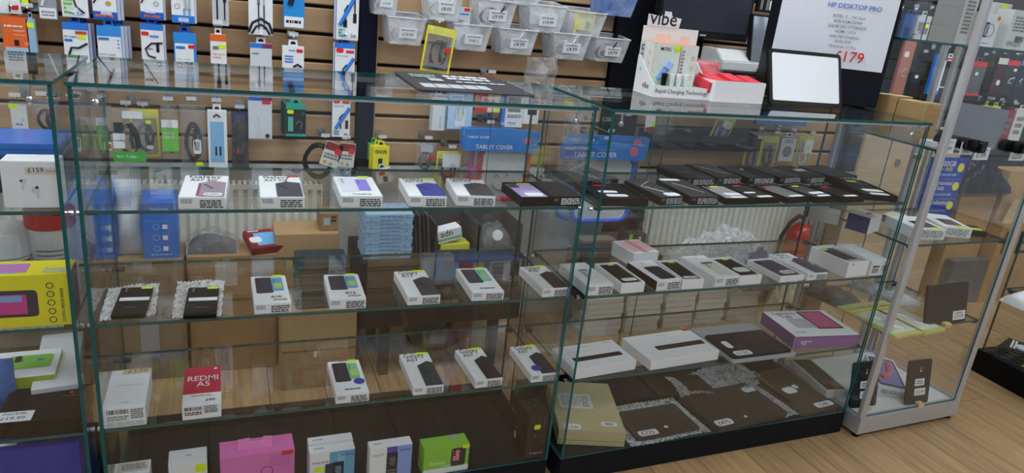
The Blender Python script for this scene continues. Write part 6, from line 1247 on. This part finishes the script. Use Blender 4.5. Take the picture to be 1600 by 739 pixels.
# on the cartons
def blue_router(label, x0, x1, yb, yt, Y, z, els=None, dep=0.06):
    x, w_, zb, h = dims(x0, yt, x1, yb, Y)
    root = thing('router_box', label, 'box', (x, Y + dep / 2, z), 0.0)
    h = zb + h - z
    MB().prism([(-dep / 2, 0), (dep / 2, 0), (dep / 2, h * 1.16), (-dep / 2 + 0.01, h), (-dep / 2, h)], -w_ / 2, w_ / 2, 0, 'x').build('carton_body', mat((38, 112, 206), 0.4, 0, 0.03), root)
    if els: prints(root, 'front', w_, dep, h, els)
CHK = []
for k in range(3):
    CHK += [('o', 0.38, 0.58 - 0.2 * k, 0.10, 'sky'), ('r', 0.56, 0.54 - 0.2 * k, 0.70, 0.62 - 0.2 * k, 'white', 'tick_box')]
blue_router('blue router box with three tick boxes behind the bubble wrapped phones', 223, 278, 402, 318, 0.88, zC + 0.0005, CHK + [('r', 0.25, 0.86, 0.75, 0.92, 'sky', 'print_panel'), ('l', 0.2, 0.05, 0.8, 0.09, 1, 'sky')])
blue_router('narrow blue box beside the white padded bag', 150, 180, 404, 300, 0.90, zC + 0.0005, [('r', 0.6, 0.1, 0.9, 0.95, (110, 150, 214), 'print_panel'), ('r', 0.65, 0.4, 0.8, 0.5, 'white', 'tick_box'), ('r', 0.65, 0.25, 0.8, 0.35, 'white', 'tick_box')])
x, w_, zb, h = dims(178, 285, 222, 402, 0.89)
root = thing('padded_bag', 'white padded bag with rounded top between two blue boxes', 'bag', (x, 0.93, zC + 0.0005), 0)
pillow(w_, zb + h - zC, 0.06, 10, 12, 0.15, 2.2).build('film', mat((206, 210, 216), 0.45, 0, 0.12, 20), root, smooth=True)
heap('cable_bag', 'clear bag of grey cables on the tall brown carton', 'cable pack', 332, 398, zA + 0.0005, 0.19, 0.14, 0.085, FILM, 11, 0.0, (66, 66, 70)).location.y = 0.965
root = thing('tablet_frame_box', 'dark red box with a pale blue tablet window on the cartons', 'box', (PY(408, 385, 0.88).x + 0.02, 0.955, zA + 0.0005), 0.25, None, (0.25, 0, 0.25))
MB().box(-0.07, 0.07, -0.06, 0.06, 0.016, 0.044).build('carton_body', mat((128, 34, 44), 0.4), root, bevel=0.002)
prints(root, 'top', 0.14, 0.12, 0.044, [('r', 0.2, 0.14, 0.85, 0.8, (110, 176, 226), 'window_print'), ('s', 0.05, 0.3, 0.35, 0.6, 'white', 'label'), ('l', 0.1, 0.86, 0.4, 0.96, 1, 'white'), ('s', 0.7, 0.85, 0.95, 0.98, 'orange')])
# low black cabinet with stock on top
_, _, zE = wbox('low_cabinet', 'low black cabinet behind the middle case', 562, 408, 815, 505, 0.74, 0.30, (34, 34, 38), [('l', 0.45, 0.3, 0.6, 0.4, 1, 'grey'), ('r', 0.78, 0.28, 0.92, 0.36, 'grey', 'label')], cat='cabinet', rough=0.4)
cab = bpy.data.objects['low_cabinet']
zc = cab.location.z
for sx in (-1, 1):
    for sy in (-0.13, 0.13):
        MB().box(-0.018, 0.018, -0.018, 0.018, -zc, -0.0005).build('leg', BLK, cab, loc=(sx * 0.22, sy, 0))
for i in range(12):
    x, w_, zb, h = dims(570, 336, 644, 408, 0.78)
    root = thing('thin_box', ORD[i] + ' pale blue flat box in the pile on the black cabinet', 'box', (x + 0.002 * ((i * 7) % 3 - 1), 0.85, zE + 0.0005 + i * 0.0145), 0.01 * ((i * 5) % 3 - 1), 'piled pale blue boxes')
    MB().box(-w_ / 2, w_ / 2, -0.07, 0.07, 0, 0.0138).build('carton_body', mat((150, 184, 212), 0.4, 0, 0.04), root, bevel=0.0012)
    prints(root, 'front', w_, 0.14, 0.0138, [('l', 0.3, 0.35, 0.75, 0.6, 1, 'dblue'), ('r', 0.1 + 0.75 * (i % 2), 0.4, 0.13 + 0.75 * (i % 2), 0.6, 'ink', 'mark')])
for i in range(5):
    p = PY(646 + 6.5 * i, 400, 0.78)
    o = MB().box(-0.005, 0.005, -0.08, 0.08, 0, 0.165).build('folder', mat((50, 52, 62) if i % 2 else (70, 72, 84), 0.4), None, (p.x, 0.87, zE + 0.0005), 0, bevel=0.001)
    o.rotation_euler = (0, -0.10, 0); tag(o, ('first', 'second', 'third', 'fourth', 'fifth')[i] + ' dark upright folder from the pale blue pile', 'folder', 'upright folders')
def tray_box(label, x0, y0, x1, y1, Y, dep):
    x, w_, zb, h = dims(x0, y0, x1, y1, Y); t_ = 0.005; h = zb + h - zE
    root = thing('storage_tray', label, 'tray', (x, Y + dep / 2, zE + 0.0005), 0)
    mb = MB().box(-w_ / 2, w_ / 2, -dep / 2, dep / 2, 0, t_).box(-w_ / 2, -w_ / 2 + t_, -dep / 2, dep / 2, t_, h).box(w_ / 2 - t_, w_ / 2, -dep / 2, dep / 2, t_, h).box(-w_ / 2 + t_, w_ / 2 - t_, dep / 2 - t_, dep / 2, t_, h).box(-w_ / 2 + t_, w_ / 2 - t_, -dep / 2, -dep / 2 + t_, t_, h * 0.16)
    mb.build('tray_body', mat((78, 80, 82), 0.5), root)
    return x, w_, Y + dep / 2
x, w_, yc = tray_box('grey open storage tray with a white and green box', 681, 352, 746, 392, 0.80, 0.2)
r = thing('medicine_box', 'white box with green stripe and black letters tilted in the grey tray', 'box', (x - 0.02, yc - 0.05, zE + 0.048), 0.1, None, (0.0, -0.2, 0.1))
MB().box(-0.05, 0.05, -0.03, 0.03, 0, 0.05).build('carton_body', WHT, r, bevel=0.001)
prints(r, 'front', 0.1, 0.06, 0.05, [('t', 0.12, 0.5, 0.5, 'adn', 'ink'), ('r', 0.0, 0.2, 1.0, 0.34, (100, 190, 110), 'stripe')])
o = MB().box(-0.06, 0.06, -0.035, 0.035, 0, 0.032).build('yellow_box', mat((220, 214, 80), 0.5), None, (x, yc - 0.05, zE + 0.0065), 0.05, bevel=0.001); tag(o, 'yellow flat box lying in the grey tray', 'box')
o = MB().lathe([(0.008, 0), (0.008, 0.05), (0.004, 0.06), (0.004, 0.085)], 10).build('glue_tube', mat((206, 60, 40), 0.4), None, (x + 0.045, yc + 0.03, zE + 0.0065), 0); tag(o, 'small tube with orange cap standing in the grey tray', 'tube')
x, w_, yc = tray_box('grey open storage tray with bagged headphones', 750, 352, 815, 392, 0.80, 0.2)
root = heap('cable_bag', 'clear bag with a round white logo in the right grey tray', 'cable pack', 780, 390, zE + 0.0065, 0.14, 0.15, 0.10, FILM, 21, 0.0, (84, 84, 86)); root.location = (x, yc, zE + 0.0065)
MB().lathe([(0.022, 0), (0.022, 0.003), (0.004, 0.0035)], 18).build('round_logo', WHT, root, mw=Matrix.Translation((0, -0.06, 0.055)) @ Matrix.Rotation(R(75), 4, 'X'))
# floor: round base with bags, small boxes
p = PZ(678, 530, 0)
root = thing('waste_basket', 'round dark basket with blue bags on the floor behind the case', 'basket', (p.x, p.y + 0.02, 0.0005), 0)
MB().lathe([(0.115, 0), (0.12, 0.006), (0.12, 0.03), (0.112, 0.032)], 28).build('basket_rim', mat((36, 34, 44), 0.4), root)
pillow(0.13, 0.16, 0.09, 9, 9, 0.3, 1.0).build('blue_bag', mat((60, 86, 140), 0.25, 0, 0.3, 12), root, loc=(0.03, 0.02, 0.033), smooth=True)
pillow(0.10, 0.18, 0.06, 9, 9, 0.3, 3.0).build('clear_bag', FILM, root, loc=(-0.05, 0.03, 0.033), smooth=True)
for i, (a, b, c_, lb) in enumerate(((722, 533, (150, 90, 80), 'reddish box on the floor beside the round basket'), (746, 530, (190, 176, 150), 'cream box on the floor beside the round basket'), (780, 526, (196, 190, 176), 'cream box with red band on the floor near the case corner'))):
    p = PZ(a, b, 0)
    r = thing('floor_box', lb, 'box', (p.x, p.y + 0.06, 0.0005), 0.05 * i)
    MB().box(-0.045, 0.045, -0.04, 0.04, 0, 0.10).build('carton_body', mat(c_, 0.5), r, bevel=0.001)
    if i == 2: prints(r, 'front', 0.09, 0.08, 0.10, [('r', 0, 0.75, 1, 0.95, (206, 70, 60), 'band'), ('r', 0.1, 0.1, 0.9, 0.6, 'white', 'print_panel')])
# stacks of white flat boxes behind the right case
k_ = 0
for si, (xa, xb) in enumerate(((918, 974), (982, 1033), (1040, 1085), (1089, 1132), (1139, 1182))):
    Y_ = 0.90 + 0.012 * si
    a_, b_ = PY(xa, 480, Y_), PY(xb, 480, Y_)
    for j in range(7):
        o = MB().box(-(b_.x - a_.x) / 2, (b_.x - a_.x) / 2, -0.07, 0.07, 0, 0.0265).build('laptop_carton', mat((206, 202, 192), 0.5, 0, 0.03), None, ((a_.x + b_.x) / 2 + 0.004 * ((j * 5 + si) % 3 - 1), Y_ + 0.07, 0.0005 + j * 0.0275), 0, bevel=0.0015)
        tag(o, ORD[j] + ' white flat carton in the %s stack behind right case' % ('leftmost', 'second', 'third', 'fourth', 'rightmost')[si], 'box', 'stacked white cartons')
zS = 0.0005 + 7 * 0.0275
_, _, zF = wbox('crate', 'black crate on the left white stacks behind the right case', 900, 402, 1030, 470, 0.93, 0.12, (44, 42, 44), None, zb=zS + 0.0005, cat='crate')
for i in range(6):
    o = MB().box(-0.085, 0.085, -0.05, 0.05, 0, 0.012).build('folder', mat((120, 112, 100) if i % 2 else (90, 84, 78), 0.6), None, (PY(930, 390, 0.95).x + 0.006 * ((i * 3) % 4 - 1.5), 0.99, zF + 0.0005 + i * 0.0135), 0.03 * ((i * 3) % 4 - 1.5), bevel=0.001)
    tag(o, ORD[i] + ' grey brown flat folder on the black crate', 'folder', 'piled folders')
wbox('accessory_box', 'black box with lime stripe beside the piled folders', 981, 366, 1008, 400, 0.94, 0.1, (52, 54, 56), [('r', 0.0, 0, 0.2, 1, (140, 200, 60), 'stripe'), ('r', 0.55, 0.2, 0.7, 0.9, (206, 190, 160), 'stripe')], zb=zF + 0.0005)
o = pillow(0.22, 0.16, 0.11, 10, 9, 0.3, 5.0).build('dark_bag', mat((30, 30, 34), 0.35, 0, 0.2, 20), None, (1.985, 1.045, zF + 0.082), 0, smooth=True); tag(o, 'black bag hanging over the folders behind the right case', 'bag')
heap('bubble_film', 'heap of crumpled clear bubble film against the right radiator', 'bubble wrap', 1130, 420, zS + 0.001, 0.62, 0.16, 0.34, BUBBLE, 31).location = (2.50, 1.0, zS + 0.001)
heap('plastic_bag', 'dark grey plastic bag on the bubble film beside the hose', 'plastic bag', 1150, 420, zS + 0.001, 0.22, 0.12, 0.22, SMOKE, 33).location = (2.72, 0.93, zS + 0.001)
heap('foil_film', 'shiny yellowish foil film below the extinguisher hose', 'plastic bag', 1210, 420, 0.0005, 0.16, 0.12, 0.34, clear_mat('foil', tint=(0.8, 0.82, 0.6), ior=1.7, rough=0.1, haze=0.35, hazecol=(0.75, 0.75, 0.55), bump=0.9, scale=18), 35).location = (2.86, 0.86, 0.0005)
# fire extinguisher
p = PZ(1222, 484, 0)
root = thing('fire_extinguisher', 'red fire extinguisher with black hose near the white stacks', 'fire extinguisher', (p.x + 0.03, p.y + 0.02, 0.0005), 0)
MB().lathe([(0.07, 0), (0.078, 0.01), (0.078, 0.40), (0.07, 0.44), (0.045, 0.47), (0.025, 0.48)], 24).build('cylinder', mat((176, 26, 30), 0.25), root, smooth=True)
MB().lathe([(0.022, 0.4805), (0.022, 0.52), (0.012, 0.525)], 14).build('valve', CHROME, root)
MB().box(-0.008, 0.008, -0.10, 0.02, 0.53, 0.54).box(-0.008, 0.008, -0.09, 0.02, 0.556, 0.564).box(-0.007, 0.007, 0.0, 0.018, 0.5255, 0.57).build('lever', BLK, root)
MB().tube([(-0.015, 0, 0.51), (-0.06, -0.01, 0.525), (-0.12, -0.02, 0.49), (-0.155, -0.02, 0.42), (-0.16, -0.02, 0.30), (-0.15, -0.01, 0.16)], 0.011, 8).build('hose', mat((30, 30, 32), 0.5), root, smooth=True)
MB().box(-0.05, 0.05, -0.0815, -0.0795, 0.16, 0.32).build('instruction_label', mat('offwhite', 0.5), root)
# panels and parcels behind the tower
root = thing('wooden_board', 'upright pale wooden board standing behind the tower cabinet', 'board', (3.58, 0.95, 0.0005), 0)
MB().box(-0.36, 0.34, 0, 0.018, 0, 1.02).build('board', mat((196, 170, 136), 0.55, 0, 0.06, 2.0, 0, 'wood'), root, bevel=0.002)
MB().cyl((-0.10, -0.0005, 0.83), (-0.10, -0.003, 0.83), 0.02, 16).build('cable_grommet', mat((120, 110, 96), 0.5), root)
MB().box(-0.46, -0.365, 0.002, 0.018, 0, 0.62).build('brown_leaf', mat((96, 78, 60), 0.55), root)
x, w_, zb, h = dims(1444, 246, 1500, 342, 0.94)
root = thing('offer_poster', 'blue data offer poster with yellow dots fixed to the wooden board', 'poster', (x, 0.945, zb), 0)
MB().box(-w_ / 2, w_ / 2, -0.001, 0.0045, 0, h).build('sheet', mat((44, 62, 160), 0.4, 0, 0.03), root)
prints(root, 'front', w_, 0.002, h, [('t', 0.3, 0.86, 0.4, '100GB', 'white'), ('t', 0.34, 0.79, 0.3, '+ 20GB', 'yellow'), ('c', 0.86, 0.84, 0.09, 'yellow'), ('l', 0.25, 0.7, 0.8, 0.75, 1, 'sky'), ('r', 0.2, 0.65, 0.95, 0.655, 'sky', 'rule'), ('t', 0.3, 0.56, 0.45, 'Unlimited', 'white'), ('t', 0.3, 0.48, 0.25, 'Data', 'white'), ('c', 0.86, 0.54, 0.09, 'yellow'), ('l', 0.25, 0.38, 0.8, 0.43, 1, 'sky'), ('r', 0.2, 0.33, 0.95, 0.335, 'sky', 'rule'), ('t', 0.3, 0.24, 0.5, 'Unlimited', 'white'), ('c', 0.86, 0.22, 0.09, 'yellow'), ('t', 0.3, 0.12, 0.5, 'Unlimited Data', 'sky')])
root, w_, zt = wbox('cardboard_box', 'large brown carton with black capital letters at the right', 1548, 348, 1690, 473, 0.92, 0.25, (172, 134, 92), None, zb=0.0005)
prints(root, 'front', w_, 0.25, zt, [('t', 0.06, 0.62, 0.60, 'EEPR', 'ink', 0, 0.8), ('l', 0.5, 0.5, 0.9, 0.54, 1, 'brown'), ('t', 0.4, 0.06, 0.35, 'preparo.co', 'brown')])
wbox('cardboard_box', 'pale brown carton on top of the lettered carton', 1566, 268, 1650, 349, 0.98, 0.12, (186, 150, 106), None, zb=zt + 0.0005)
fl = MB().prism([(-w_ * 0.5, 0), (w_ * 0.1, 0), (w_ * 0.02, 0.12), (-w_ * 0.46, 0.14)], 0, 0.004, 0, 'y').build('flap', CARDL, root, loc=(0, -0.115, zt))
_, w2, z2 = wbox('cardboard_box', 'open brown carton with raised flap behind the black film', 1478, 300, 1532, 468, 0.99, 0.16, (176, 140, 98), None, zb=0.0005)
r = bpy.data.objects['cardboard_box']
root = heap('plastic_bag', 'glossy black film draped over the carton behind the tower', 'plastic bag', 1530, 360, z2 + 0.001, 0.42, 0.24, 0.2, mat((34, 34, 38), 0.22, 0, 0.3, 14, 0.4), 41)
root.location = (PY(1524, 360, 0.95).x, 1.07, z2 + 0.001)
wbox('crate', 'dark grey crate on the floor behind the tower tablet', 1482, 408, 1540, 470, 0.93, 0.055, (92, 92, 96), None, zb=0.0005, cat='crate')

# pencil note on a slat between the bins and the glass top
sl = PY(838, 100, YW - 0.0065)
mb = MB()
for k, (wd, n) in enumerate(((0.05, 9), (0.02, 4), (0.06, 8), (0.018, 4), (0.03, 5))):
    pts = [(-wd / 2 + wd * q / n, 0, -0.011 * k + 0.0035 * math.sin(q * 2.1 + k) + (0.0015 if q % 2 else -0.0015)) for q in range(n + 1)]
    mb.tube(pts, 0.0006, 4)
mb.build('pencil_note', mat((90, 70, 50), 0.7), wall, (sl.x, YW - 0.0066, sl.z))
